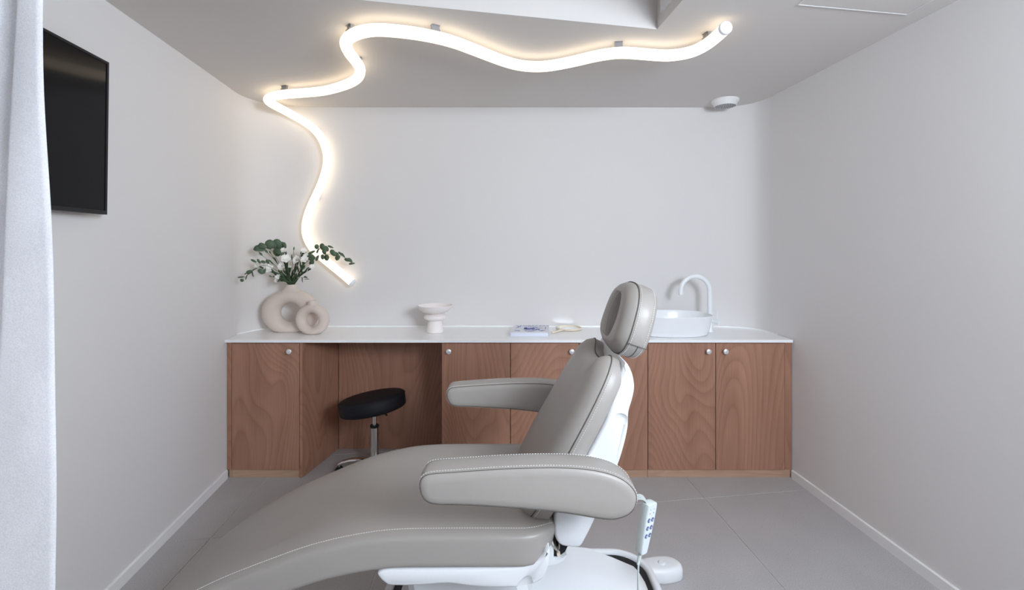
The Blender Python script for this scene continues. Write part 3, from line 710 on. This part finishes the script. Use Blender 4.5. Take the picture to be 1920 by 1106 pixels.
for s_ in stations:
    p, n = at_s(s_); w_ = wfun(s_); th = 0.112
    e_ = min(s_, tot-s_); rt = 0.05
    k_ = 1.0 if e_ >= rt else (0.35+0.65*math.sqrt(max(0, 1-((rt-e_)/rt)**2)))
    ring = []
    dish = 0.010*sm(min(1, e_/0.12))
    for k in range(NSEC):
        a = 2*PI*k/NSEC; c, s2 = math.cos(a), math.sin(a)
        yy = w_*math.copysign(abs(c)**(2/EXP), c); hh = th/2*k_*math.copysign(abs(s2)**(2/EXP), s2)
        if s2 > 0: hh += 0.008*(abs(yy)/SW)**2-dish*0.6*(1-min(1, (yy/(0.20)))**2 if abs(yy) < 0.20 else 0)
        ring.append(Vector((p.x, YCH+yy, p.z))+n*(hh-th/2))
    R.append(ring)
    for sgn, L_ in ((-1, seam_n), (1, seam_f)):
        c = 0.70; s2 = 0.714
        L_.append(Vector((p.x, YCH+sgn*(w_*c**(2/EXP)+0.0012), p.z))+n*(th/2*k_*s2**(2/EXP)-th/2+0.0065))
cush = MB().rings(R).build('seat_cushion', leath, ch, smooth=70)
tag(dashes(seam_n[3:-3], None).build('stitching', thread, cush, smooth=0), kind='stuff', label='white thread stitches')
# tray frame under the seat
tray = [(-0.401, 0.534), (-0.37, 0.548), (-0.318, 0.547), (-0.10, 0.548), (0.0, 0.552), (0.05, 0.560), (0.085, 0.580), (0.100, 0.600), (0.112, 0.600), (0.110, 0.560), (0.095, 0.522), (0.066, 0.502), (0.02, 0.492), (-0.05, 0.490), (-0.12, 0.494), (-0.19, 0.503), (-0.26, 0.498), (-0.35, 0.496), (-0.380, 0.506)]
tro = smooth2(tray, 3)
mb = MB(); hw = 0.312
prof = [(0.030, -hw), (0.012, -hw+0.002), (0.002, -hw+0.012), (0.0, -hw+0.03), (0.0, hw-0.03), (0.002, hw-0.012), (0.012, hw-0.002), (0.030, hw)]
prof = [(0.008, -hw), (0.003, -hw+0.003), (0.0, -hw+0.010), (0.0, hw-0.010), (0.003, hw-0.003), (0.008, hw)]
pillow(mb, tro, lambda a, b, n: Vector((a, YCH+n, b)), prof); trayo = mb.build('seat_frame', plas, ch, smooth=50)
scoop(trayo, (0.036, YCH-hw-0.022, 0.492), 0.030, 0.033, 0.055, 0.45)
# backrest
bo_ = Vector((0.036, 0, 0.612)); ang = math.radians(29.3)
ub = Vector((math.sin(ang), 0, math.cos(ang))); nb = Vector((-math.cos(ang), 0, math.sin(ang)))
half = [(0.0, 0.0), (0.10, 0.0), (0.165, 0.005), (0.215, 0.030), (0.243, 0.075), (0.252, 0.14), (0.254, 0.22), (0.252, 0.32), (0.246, 0.41), (0.234, 0.485), (0.215, 0.545), (0.185, 0.587), (0.150, 0.603), (0.118, 0.597), (0.090, 0.581), (0.055, 0.569), (0.0, 0.565)]
bo2 = [(a, b) for a, b in half]+[(-a, b) for a, b in reversed(half[1:-1])]
bo2 = smooth2(bo2, 4)
def fb_(a, b, n): return Vector((bo_.x, YCH+a, bo_.z))+ub*b+nb*n
prof = [(0.03, -0.052), (0.006, -0.050), (0.0, -0.040), (-0.002, -0.02), (0.0, 0.0), (0.005, 0.012), (0.018, 0.027), (0.04, 0.039), (0.062, 0.044)]
mb = MB(); pillow(mb, bo2, fb_, prof, [(0.75, 0.044), (0.4, 0.042), (0.1, 0.042)]); bkr = mb.build('backrest_cushion', leath, ch, smooth=80)
nb2 = len(bo2)
seamp = [fb_(a, b, 0.002) for a, b in offset2(bo2, -0.001)]
MB().tube(seamp, 0.0016, 6, closed=True).build('seam', seamm, bkr, smooth=60)
st2 = [fb_(a, b, -0.008) for a, b in offset2(bo2, -0.0022)]
st2 = [p for p in st2 if p.y < YCH]
st2.sort(key=lambda p: p.z)
low = [p for p in st2 if p.y < YCH-0.20]
tag(dashes(low, None).build('stitching', thread, bkr, smooth=0), kind='stuff', label='white thread stitches')
# white shell behind the backrest
shell = [(0.135, 0.661), (0.133, 0.602), (0.150, 0.568), (0.185, 0.560), (0.214, 0.562), (0.234, 0.592), (0.262, 0.65), (0.300, 0.74), (0.338, 0.83), (0.362, 0.92), (0.368, 0.979), (0.381, 1.015), (0.391, 1.05), (0.389, 1.085), (0.378, 1.115), (0.365, 1.132), (0.357, 1.118), (0.335, 1.06), (0.297, 0.965), (0.25, 0.875), (0.205, 0.79), (0.16, 0.71)]
so_ = smooth2(shell, 4); hw = 0.236
mb = MB(); prof = [(0.010, -hw), (0.004, -hw+0.003), (0.0, -hw+0.012), (0.0, hw-0.012), (0.004, hw-0.003), (0.010, hw)]
pillow(mb, so_, lambda a, b, n: Vector((a, YCH+n*(1-0.16*sm(min(1, max(0, (b-0.93)/0.2)))), b)), prof); sh = mb.build('back_shell', plas, ch, smooth=50)
scoop(sh, (0.340, YCH-hw*0.985-0.010, 0.962), 0.027, 0.026, 0.021, 0.0)
# leather-covered slot for the headrest at the top of the backrest
mb = MB()
R = [[fb_(a, b, n_) for a, b in rrect(-0.13, 0.13, 0.42, 0.572, 0.02, 4)] for n_ in (-0.098, -0.094, -0.04)]
mb.rings(R).build('headrest_slot', leath, ch, smooth=50)
# headrest
ho = Vector((0.402, 0, 1.250)); ang = math.radians(18)
uh = Vector((math.sin(ang), 0, math.cos(ang))); nh = Vector((-math.cos(ang), 0, math.sin(ang)))
def fh_(a, b, n): return Vector((ho.x, YCH+a, ho.z))+uh*b+nh*n
hout = []
for k in range(72):
    t = 2*PI*k/72; c, s_ = math.cos(t), math.sin(t)
    aa = 0.163*math.copysign(abs(c)**(2/2.7), c); bb = 0.128*math.copysign(abs(s_)**(2/2.7), s_)
    hout.append((aa*(1-0.10*bb/0.128), bb))
prof = [(0.035, -0.068), (0.010, -0.066), (0.001, -0.056), (-0.002, -0.03), (0.0, 0.0), (0.004, 0.012), (0.015, 0.027), (0.030, 0.037), (0.044, 0.040)]
mb = MB(); Rg = [[fh_(a, b, n) for a, b in offset2(hout, i)] for i, n in prof]
for sa_, sb_, n in ((0.076, 0.094, 0.039), (0.067, 0.086, 0.033), (0.062, 0.081, 0.020), (0.058, 0.077, -0.022), (0.048, 0.068, -0.026)):
    Rg.append([fh_(sa_*math.cos(2*PI*k/72), sb_*math.sin(2*PI*k/72)-0.004, n) for k in range(72)])
mb.rings(Rg); hr = mb.build('headrest_cushion', leath, ch, smooth=80)
MB().tube([fh_(a, b, 0.001) for a, b in offset2(hout, -0.001)], 0.0018, 6, closed=True).build('seam', seamm, hr, smooth=60)
hs = [fh_(a, b, -0.007) for a, b in offset2(hout, -0.0022)]
tag(dashes(hs+[hs[0]], None).build('stitching', thread, hr, smooth=0), kind='stuff', label='white thread stitches')
hs = [fh_(a, b, -0.054) for a, b in offset2(hout, 0.0)]
tag(dashes(hs+[hs[0]], None).build('stitching', thread, hr, smooth=0), kind='stuff', label='white thread stitches')
hs = [fh_(0.0675*math.cos(2*PI*k/48), 0.0865*math.sin(2*PI*k/48)-0.004, 0.0345) for k in range(49)]
tag(dashes(hs, None).build('stitching', thread, hr, smooth=0), kind='stuff', label='white thread stitches')
# band seam across the lower side of the headrest
def hpt(t, n, off):
    k = int((t/(2*PI))*72) % 72; q = offset2(hout, off); return fh_(*q[k], n)
band = [hpt(PI*1.14, n, -0.003) for n in (-0.066, -0.05, -0.03, -0.01, 0.002)]
MB().tube(band, 0.0014, 6).build('seam', seamm, hr, smooth=60)
band = [hpt(PI*(1.14+0.72*k/12), -0.036, -0.0022) for k in range(13)]
MB().tube(band, 0.0014, 6).build('seam', seamm, hr, smooth=60)
# headrest bracket
mb = MB()
for yy in (-0.028, 0.028): mb.tube([Vector((0.345, YCH+yy, 1.05)), Vector((0.392, YCH+yy, 1.14)), Vector((0.432, YCH+yy, 1.20))], 0.0065, 12)
mb.build('headrest_bracket', chrome, ch, smooth=50)
MB().tube([Vector((0.383, YCH-0.055, 1.128)), Vector((0.383, YCH+0.055, 1.128))], 0.011, 14).build('headrest_pivot', chrome, ch, smooth=40)
# arm rests
arm_px = [(784, 915), (787, 901), (797, 892), (815, 888.5), (850, 886), (900, 882.5), (950, 879.5), (1000, 877.7), (1050, 877.5), (1090, 879.5), (1125, 884.5), (1155, 893), (1178, 906), (1193, 923), (1197, 940), (1192, 957), (1181, 969), (1165, 976), (1145, 979), (1115, 975.5), (1080, 969.5), (1040, 964), (990, 959), (940, 955.5), (890, 952.5), (850, 951), (820, 950.5), (800, 946), (788.5, 934)]
sc_a = F/1.24
arm2 = smooth2([((x-CX)/sc_a, H-(y-CY)/sc_a) for x, y in arm_px], 4)
def armrest(yn, sgn, dx, lab):
    """yn: outer face y; sgn: direction to the inner side"""
    fr = lambda a, b, n: Vector((a+dx, yn+sgn*n, b))
    WA = 0.098
    mb = MB(); prof = [(0.050, 0.000), (0.022, 0.0005), (0.008, 0.004), (0.0015, 0.010), (0.0, 0.018), (-0.002, WA*0.5), (0.0, WA-0.018), (0.0015, WA-0.010), (0.008, WA-0.004), (0.022, WA-0.0005), (0.050, WA)]
    prof = [(0.024, 0.000), (0.010, 0.0025), (0.003, 0.008), (0.0, 0.016), (-0.003, WA*0.5), (0.0, WA-0.016), (0.003, WA-0.008), (0.010, WA-0.0025), (0.024, WA)]
    pillow(mb, arm2, fr, prof); o = mb.build('arm_rest', leath, ch, smooth=60)
    o['label'] = lab
    for nn in (0.0075, WA-0.0075):
        MB().tube([fr(a, b, nn) for a, b in offset2(arm2, 0.0028)], 0.0009, 6, closed=True).build('seam', seamm, o, smooth=60)
    for nn in (0.014, WA-0.014):
        q = [fr(a, b, nn) for a, b in offset2(arm2, -0.0008)]
        tag(dashes(q+[q[0]], None).build('stitching', thread, o, smooth=0), kind='stuff', label='white thread stitches')
    return o
an = armrest(1.24, 1, 0.0, 'near padded grey arm rest')
af = armrest(2*YCH-1.24, -1, -0.034, 'far padded grey arm rest')
for sgn in (-1, 1):
    y0_, y1_ = sorted((YCH+sgn*0.225, YCH+sgn*0.34))
    cbox('arm_bracket', 0.17, 0.255, y0_, y1_, 0.80, 0.85, plas, ch, 0.01)
# recline hinge and leather fold between seat and back
hq = [((x-CX)/F*1.46, H-(y-CY)/F*1.46) for x, y in ((1038, 1048), (1041, 1030), (1048, 1016), (1067, 1020), (1059, 1036), (1062, 1039), (1052, 1045))]
mb = MB(); mb.rings([[Vector((a_, y_, b_)) for a_, b_ in hq] for y_ in (1.462, 1.88)]); mb.build('hinge', blackm, ch, smooth=0)
hb = px(1047.5, 1040, 1.45)
MB().tube([hb, hb+Vector((0, 0.012, 0))], 0.0056, 16).build('hinge_bolt', cane, ch, smooth=30)
fold = [px(x, y, 1.45) for x, y in ((1020, 1008), (1025, 1003), (1032, 1012), (1036, 1022), (1042, 1029), (1047, 1028), (1048, 1018))]
fold = catmull(fold, 5); R = []
for p in fold: R.append([p+Vector((0, -0.008, 0)), p+Vector((0, 0.38, 0)), p+Vector((0.002, 0.38, 0.002)), p+Vector((0.002, -0.008, 0.002))])
MB().rings(R).build('leather_fold', leath, ch, smooth=50)
# rear side cheek of the frame beside the hinge
ck = [((x-CX)/F*1.447, H-(y-CY)/F*1.447) for x, y in ((1025, 1010), (1033, 1012), (1038, 1020), (1038.5, 1034), (1038, 1049), (1046, 1048.5), (1054, 1045), (1062, 1039), (1064, 1042), (1056, 1051), (1045, 1057), (1034, 1059), (1022, 1062), (1018, 1040))]
mb = MB(); pillow(mb, ck, lambda a, b, n: Vector((a, YCH+n, b)), [(0.001, -0.225), (0, -0.223), (0, 0.223), (0.001, 0.225)]); mb.build('frame_cheek', plas, ch, smooth=50)
# lift column, housing and floor base
lc = MB(); R = []
for z, x0, x1, hw in ((0.18, -0.32, 0.10, 0.15), (0.34, -0.34, 0.06, 0.17), (0.495, -0.36, 0.02, 0.20)):
    R.append([Vector((x, YCH+y, z)) for x, y in ((x0, -hw+0.03), (x0+0.03, -hw), (x1-0.03, -hw), (x1, -hw+0.03), (x1, hw-0.03), (x1-0.03, hw), (x0+0.03, hw), (x0, hw-0.03))])
lc.rings(R).build('lift_column', plas, ch, smooth=20)
R = []
for x, zf, hw in ((-0.42, 0.20, 0.17), (-0.40, 0.235, 0.195), (-0.1, 0.300, 0.21), (0.12, 0.315, 0.215), (0.232, 0.292, 0.213), (0.30, 0.286, 0.212), (0.40, 0.254, 0.205), (0.485, 0.224, 0.195), (0.502, 0.212, 0.185), (0.528, 0.170, 0.180)):
    R.append([Vector((x, YCH-hw, 0.04)), Vector((x, YCH-hw, zf-0.10)), Vector((x, YCH-hw+0.03, zf-0.065)), Vector((x, YCH+0.02, zf-0.002)), Vector((x, YCH+0.06, zf)), Vector((x, YCH+hw-0.03, zf)), Vector((x, YCH+hw, zf-0.02)), Vector((x, YCH+hw, 0.04))])
hs_ = MB().rings(R).build('base_housing', plas, ch, smooth=30, bevel=0.008)
sp_ = px(1169, 1043, 1.80); sp_.z = 0.222
ro = rrect(-0.52, 0.612, 1.235, 2.105, 0.17)
mb = MB(); R = [[Vector((a, b, z)) for a, b in offset2(ro, i)] for i, z in ((0.0, 0.004), (0.0, 0.085), (0.004, 0.112), (0.014, 0.128), (0.026, 0.132), (0.036, 0.127), (0.040, 0.116), (0.040, 0.06))]
mb.rings(R, True, True); mb.build('floor_base', plas, ch, smooth=50)
mb = MB(); q = offset2(ro, 0.042); mb.rings([[Vector((a, b, 0.061)) for a, b in q], [Vector((a, b, 0.116)) for a, b in q]]); mb.build('base_well', blackm, ch, smooth=0)
ft = [(0.58, 2.03), (0.63, 2.038), (0.68, 2.035), (0.73, 2.045), (0.765, 2.062), (0.775, 2.09), (0.765, 2.122), (0.735, 2.145), (0.69, 2.150), (0.64, 2.143), (0.58, 2.12), (0.56, 2.075)]
fto = smooth2(ft, 4)
mb = MB(); R = [[Vector((a, b, z)) for a, b in offset2(fto, i)] for i, z in ((0.004, 0.002), (0.0, 0.010), (0.0, 0.040), (0.004, 0.053), (0.012, 0.060), (0.022, 0.062))]
mb.rings(R); fo = mb.build('foot', plas, ch, smooth=60)
MB().lathe([(0.017, 0.061), (0.017, 0.063), (0.012, 0.0665), (0.006, 0.0655), (0.0, 0.065)], (0.682, 2.090, 0), 24).build('foot_button', plas, fo, smooth=60)

# ------------------------------------------------------------------ remote control and its cable (hang on a hook of the arm rest)
hk = thing('remote_control', tuple(px(1215, 985, 1.30)), 'white wired remote control with blue buttons hanging at the arm rest', 'remote control')
rc = px(1218.5, 942, 1.30); rb = px(1201.5, 1036, 1.30)
wax = (rb-rc).normalized(); nf = Vector((0.64, -0.77, 0.10)); nf = (nf-wax*nf.dot(wax)).normalized(); sx_ = wax.cross(nf).normalized()
if sx_.x < 0: sx_ = -sx_
Lr = (rb-rc).length
def rp(a, b, n): return rc+sx_*a+wax*(b*Lr)+nf*n
rho = [(-0.021, 0.03), (-0.017, -0.01), (0.0, -0.03), (0.017, -0.01), (0.0215, 0.03), (0.022, 0.25), (0.020, 0.55), (0.0165, 0.85), (0.013, 0.98), (0.0, 1.0), (-0.013, 0.98), (-0.0165, 0.85), (-0.020, 0.55), (-0.022, 0.25)]
rho2 = smooth2([(a, b*Lr) for a, b in rho], 4)
fr = lambda a, b, n: rc+sx_*a+wax*b+nf*n
mb = MB(); pillow(mb, rho2, fr, [(0.006, -0.013), (0.001, -0.010), (0.0, -0.002), (0.0, 0.009), (0.0015, 0.011), (0.003, 0.0112)]); body = mb.build('body', plas2, hk, smooth=50)
mb = MB(); pillow(mb, rho2, fr, [(0.0032, 0.0112), (0.0034, 0.0118)]); film = mb.build('keypad', panelb, hk, smooth=0)
MN = Matrix((sx_, wax, nf)).transposed().to_4x4()
for r_ in range(3):
    for c_ in (-1, 1):
        p = rp(c_*0.0085, 0.30+0.155*r_, 0.0117); MB().lathe([(0.0062, 0), (0.0062, 0.001), (0.005, 0.0016), (0, 0.0017)], p, 18, MN).build('button', btn, film, smooth=40)
        t_ = rp(c_*0.0085, 0.30+0.155*r_, 0.0135); MB().add([t_+sx_*0.003*c_, t_-sx_*0.002*c_+wax*0.0025, t_-sx_*0.002*c_-wax*0.0025, t_+sx_*0.003*c_+nf*0.0003, t_-sx_*0.002*c_+wax*0.0025+nf*0.0003, t_-sx_*0.002*c_-wax*0.0025+nf*0.0003], [(0, 1, 2), (3, 5, 4), (0, 3, 4, 1), (1, 4, 5, 2), (2, 5, 3, 0)]).build('button_symbol', panelb, film, smooth=0)
for a, b, m_ in ((-0.009, 0.165, redm), (0.008, 0.165, btn)): MB().lathe([(0.0016, 0), (0.0016, 0.0008)], rp(a, b, 0.0117), 10, MN).build('indicator', m_, film)
for a in (-0.009, 0.008): MB().lathe([(0.0022, 0), (0.0022, 0.0003), (0.0015, 0.0003), (0.0015, 0)], rp(a, 0.09, 0.0117), 10, MN).build('symbol', btn, film)
cb = [rp(0, 0.97, -0.001), rp(-0.001, 1.05, -0.001), rp(-0.002, 1.14, -0.001), rp(-0.002, 1.24, -0.001)]
P = catmull(cb, 10); rr_ = [0.0062-0.0028*i/(len(P)-1)+(0.0007 if i % 2 else 0) for i in range(len(P))]
MB().tube(P, rr_, 14).build('strain_relief', plas2, hk, smooth=20)
e_ = P[-1]; cbl = catmull([e_-wax*0.01, e_+Vector((0.0005, 0.0, -0.05)), e_+Vector((0.006, 0.02, -0.15)), e_+Vector((0.02, 0.10, -0.30)), Vector((e_.x+0.03, e_.y+0.2, 0.14)), Vector((0.40, 1.62, 0.142))], 10)
cbl = [p for p in cbl]
MB().tube(cbl, 0.0028, 8).build('cable', plas2, hk, smooth=60)
hkx = [px(1190, 934, 1.30), px(1197, 932, 1.30), px(1205, 934, 1.30), px(1210, 941, 1.30), px(1208, 955, 1.30), px(1203, 966, 1.30)]
R = []
for p in catmull(hkx, 5): R.append([p+Vector((0, -0.012, 0)), p+Vector((0, 0.012, 0)), p+Vector((0.003, 0.012, 0.003)), p+Vector((0.003, -0.012, 0.003))])
MB().rings(R).build('remote_hook', plas2, ch, smooth=50)

# ------------------------------------------------------------------ bouquet in the large vase
def fp(cx_, cy_, d): return px(430+cx_/7.68, 435+cy_/7.68, d+(0.05 if cx_ > 560 else 0.0))
mouth = Vector((VL.x, VL.y, 1.231))
def leaf_mesh(c, r, asp, direction, normal, curl=0.15):
    """round thin leaf, two-sided blade with a little thickness and curl"""
    d = direction.normalized(); n = (normal-d*normal.dot(d)).normalized(); s_ = d.cross(n)
    mb = MB(); N = 12; ringp = []
    for k in range(N):
        a = 2*PI*k/N; u = math.cos(a); v = math.sin(a)
        ringp.append(c+d*(r*u)+s_*(r*asp*v*(1-0.12*u))+n*(curl*r*(v*v*0.9-0.3*u)))
    mid = c-n*(curl*r*0.25); th = n*0.0006
    v = [mid+th]+[p+th*0.5 for p in ringp]+[mid-th]+[p-th*0.5 for p in ringp]
    f = [(0, 1+k, 1+(k+1) % N) for k in range(N)]+[(N+1, N+2+(k+1) % N, N+2+k) for k in range(N)]+[(1+k, N+2+k, N+2+(k+1) % N, 1+(k+1) % N) for k in range(N)]
    return mb.add(v, f)
rnd = random.Random(3)
def euc(stem, leaves, dends, label, base_off):
    """stem: list of crop points from the mouth outwards; dends: depth at start and end"""
    n = len(stem)
    b0_ = mouth+base_off
    pts = [b0_-Vector((0, 0, 0.05)), b0_]+[fp(x, y, dends[0]+(dends[1]-dends[0])*(i+1)/n) for i, (x, y) in enumerate(stem)]
    S = catmull(pts, 6)
    t = thing('eucalyptus_branch', tuple(b0_), label, 'branch', 'eucalyptus branches in the large vase')
    MB().tube(S, [0.0022-0.0014*i/(len(S)-1) for i in range(len(S))], 6).build('stem', stemm, t, smooth=60)
    for x, y, r, asp, ang_ in leaves:
        # nearest stem point in the picture gives the leaf its depth and its stalk
        best = min(S, key=lambda q: (CX+q.x/q.y*F-(430+x/7.68))**2+(CY-(q.z-H)/q.y*F-(435+y/7.68))**2)
        d = best.y+rnd.uniform(-0.02, 0.02); c = fp(x, y, d); rm = 1.12*r/7.68*d/F
        dirv = Vector((math.cos(ang_), 0.25*rnd.uniform(-1, 1), -math.sin(ang_)))
        nv = Vector((rnd.uniform(-0.35, 0.35), -1, rnd.uniform(-0.2, 0.6)))
        lf = leaf_mesh(c, rm, asp, dirv, nv, rnd.uniform(0.05, 0.3)).build('leaf', leaf, t, smooth=180)
        MB().tube([best, (best+c)/2+Vector((0, 0, 0.002)), c], 0.0008, 5).build('leaf_stalk', stemm, lf, smooth=60)
rd = math.radians
euc([(800, 560), (700, 420), (640, 300), (540, 230), (420, 220)],
    [(435, 250, 78, 0.42, rd(5)), (480, 200, 66, 0.55, rd(20)), (430, 215, 66, 0.40, rd(-10)), (585, 175, 62, 0.9, rd(60)), (570, 215, 55, 0.55, rd(20)), (640, 190, 45, 0.8, rd(80)),
     (690, 165, 62, 0.9, rd(60)), (712, 195, 58, 0.95, rd(100)), (765, 185, 42, 0.8, rd(70)), (800, 190, 42, 0.5, rd(70)), (690, 290, 58, 0.85, rd(80)), (735, 285, 55, 0.85, rd(30)), (690, 240, 45, 0.8, rd(120))],
    (3.17, 3.12), 'eucalyptus branch of large round leaves rising at the upper left of the vase', Vector((-0.008, -0.008, 0)))
euc([(960, 600), (1060, 480), (1170, 390), (1290, 340), (1440, 320), (1580, 335), (1700, 390), (1790, 455)],
    [(1258, 212, 34, 0.85, rd(95)), (1280, 270, 42, 0.35, rd(-60)), (1342, 212, 46, 0.85, rd(80)), (1390, 240, 44, 0.75, rd(50)), (1370, 285, 40, 0.8, rd(80)), (1345, 358, 36, 0.75, rd(80)), (1403, 368, 44, 0.85, rd(100)), (1458, 214, 40, 0.32, rd(20)),
     (1495, 300, 52, 0.62, rd(50)), (1535, 315, 40, 0.7, rd(20)), (1560, 368, 42, 0.85, rd(-30)), (1612, 318, 50, 0.3, rd(35)), (1645, 335, 38, 0.3, rd(55)), (1705, 400, 46, 0.5, rd(15)), (1738, 405, 40, 0.55, rd(40)), (1765, 455, 46, 0.32, rd(-8)),
     (1190, 292, 48, 0.36, rd(-28)), (1085, 305, 36, 0.85, rd(60)), (1182, 365, 50, 0.85, rd(20)), (1190, 442, 42, 0.8, rd(-60)), (1266, 375, 42, 0.42, rd(-70)), (1063, 500, 32, 0.85, rd(70)), (1130, 345, 40, 0.7, rd(120))],
    (3.18, 3.22), 'eucalyptus branch reaching right across the glowing tube', Vector((0.012, 0.0, 0)))
euc([(760, 620), (640, 530), (500, 480), (400, 520), (290, 600), (190, 680)],
    [(352, 415, 44, 0.35, rd(25)), (425, 420, 34, 0.45, rd(60)), (490, 432, 36, 0.55, rd(15)), (552, 425, 34, 0.65, rd(50)), (290, 573, 44, 0.6, rd(-25)), (250, 592, 32, 0.28, rd(-35)), (340, 602, 42, 0.26, rd(85)), (368, 535, 42, 0.2, rd(-25)), (455, 567, 42, 0.7, rd(50)), (508, 562, 36, 0.45, rd(-70)),
     (170, 647, 44, 0.22, rd(-5)), (250, 648, 42, 0.2, rd(-65)), (183, 695, 26, 0.8, rd(0))],
    (3.16, 3.02), 'eucalyptus branch drooping toward the left wall', Vector((-0.015, -0.012, 0)))
euc([(960, 690), (1020, 655), (1100, 660), (1150, 678)],
    [(1100, 650, 26, 0.5, rd(20)), (1052, 690, 34, 0.2, rd(85)), (1120, 678, 40, 0.1, rd(0))],
    (3.17, 3.14), 'tiny sprig just above the right side of the vase mouth', Vector((0.018, -0.01, 0)))
def blossom(c, r, seed):
    rn = random.Random(seed); mb = MB()
    for L_ in range(4):
        N = 26; rr = r*(1.0-0.2*L_); tilt_ = 0.25+0.32*L_; pts = []
        for k in range(N):
            a = 2*PI*k/N; q = rr*(1+0.10*math.sin(a*5+L_*1.3+seed)+0.07*rn.uniform(-1, 1))
            up = rr*tilt_+0.14*r*math.sin(a*9+seed+L_*2)
            pts.append(Vector((q*math.cos(a), q*math.sin(a), up)))
        v = [Vector((0, 0, -0.2*r+0.1*r*L_))]+[p*0.55+Vector((0, 0, 0.10*r*L_-0.05*r)) for p in pts]+pts
        f = [(0, 1+k, 1+(k+1) % N) for k in range(N)]+[(1+k, 1+N+k, 1+N+(k+1) % N, 1+(k+1) % N) for k in range(N)]
        mb.add(v, f)
    d = Vector((rn.uniform(-0.5, 0.5), -0.9, rn.uniform(0.2, 0.7))).normalized(); q = Vector((0, 0, 1)).rotation_difference(d).to_matrix()
    mb.v = [c+q @ p for p in mb.v]; return mb, d
flowers = [(970, 398, 52, 'full white carnation at the front centre of the bouquet'), (1085, 392, 48, 'white carnation just right of the central full bloom'), (1105, 342, 38, 'small white carnation above right of the central bloom'), (565, 525, 54, 'white carnation facing the left of the bouquet'),
           (757, 490, 54, 'white carnation left of centre above the vase mouth'), (858, 478, 48, 'white carnation half hidden at the middle of the bouquet'), (812, 385, 54, 'white carnation tucked under the dark round leaves'), (408, 475, 38, 'outermost white carnation at far left of the bouquet'),
           (1193, 500, 34, 'outermost white carnation at the right of the bouquet'), (702, 645, 36, 'low white carnation left of the vase mouth'), (680, 697, 28, 'lowest white carnation hanging beside the vase neck'), (790, 262, 40, 'topmost white carnation beside the large leaves'), (1075, 268, 38, 'white carnation at the top right among round leaves')]
for i, (x, y, r, lab) in enumerate(flowers):
    d = rnd.uniform(3.10, 3.20) if y > 300 else 3.19
    c = fp(x, y, d); t = thing('carnation', tuple(mouth), lab, 'flower', 'white carnations in the large vase')
    bl, dv = blossom(c, 1.15*r/7.68*d/F, i); bl.build('blossom', petal, t, smooth=80)
    cb_ = c-dv*0.022-Vector((0, 0, 0.004)); off = Vector((rnd.uniform(-0.02, 0.02), rnd.uniform(-0.018, 0.018), 0))
    MB().tube([c-dv*0.004, cb_.lerp(c, 0.5), cb_], [0.0062, 0.0055, 0.0025], 8).build('calyx', leafd, t, smooth=60)
    S = catmull([mouth+off-Vector((0, 0, 0.06)), mouth+off, (mouth+off).lerp(cb_, 0.55)+Vector((0, 0, 0.012)), cb_], 6)
    MB().tube(S, 0.0016, 6).build('stem', stemm, t, smooth=60)
    for k in range(6):
        p = S[int(len(S)*(0.36+0.09*k))]; dirv = (S[-1]-S[6]).normalized()+Vector((rnd.uniform(-0.6, 0.6), rnd.uniform(-0.3, 0.3), rnd.uniform(0, 0.4)))
        dirv.normalize(); leaf_mesh(p+dirv*0.026, 0.029, 0.21, dirv, Vector((rnd.uniform(-0.5, 0.5), -1, 0.3)), 0.2).build('leaf', leafd, t, smooth=180)
buds = [(930, 235, 'green carnation bud standing highest at the centre'), (585, 290, 'green bud below the large top left leaves'), (450, 312, 'plump green bud at the upper left of the bouquet'), (530, 272, 'green bud directly beneath the largest flat leaf'), (1030, 298, 'green bud left of the top right carnation'), (1130, 525, 'green bud beside the outermost right carnation'), (590, 635, 'green bud low at the left of the bouquet'), (750, 325, 'pale green bud in the shade of the top leaves')]
for i, (x, y, lab) in enumerate(buds):
    d = 3.16; c = fp(x, y, d); t = thing('carnation_bud', tuple(mouth), lab, 'flower bud', 'carnation buds in the large vase')
    off = Vector((rnd.uniform(-0.02, 0.02), rnd.uniform(-0.018, 0.018), 0)); dv = (c-mouth).normalized()
    big = 1.5 if i in (2, 3, 5) else 1.0
    MB().tube([c-dv*0.012*big, c-dv*0.005, c+dv*0.004, c+dv*0.011*big], [0.0022, 0.0050*big, 0.0046*big, 0.0012], 8).build('bud', leaf, t, smooth=60)
    S = catmull([mouth+off-Vector((0, 0, 0.06)), mouth+off, (mouth+off).lerp(c, 0.55)+Vector((0, 0, 0.010)), c-dv*0.011*big], 6)
    MB().tube(S, 0.0013, 6).build('stem', stemm, t, smooth=60)
    for k in range(3):
        p = S[int(len(S)*(0.35+0.17*k))]; dirv = (S[-1]-S[6]).normalized()+Vector((rnd.uniform(-0.5, 0.5), rnd.uniform(-0.3, 0.3), rnd.uniform(0, 0.4))); dirv.normalize()
        leaf_mesh(p+dirv*0.022, 0.025, 0.18, dirv, Vector((rnd.uniform(-0.5, 0.5), -1, 0.3)), 0.2).build('leaf', leafd, t, smooth=180)
for o in bpy.data.objects:
    if '_org' in o: del o['_org']
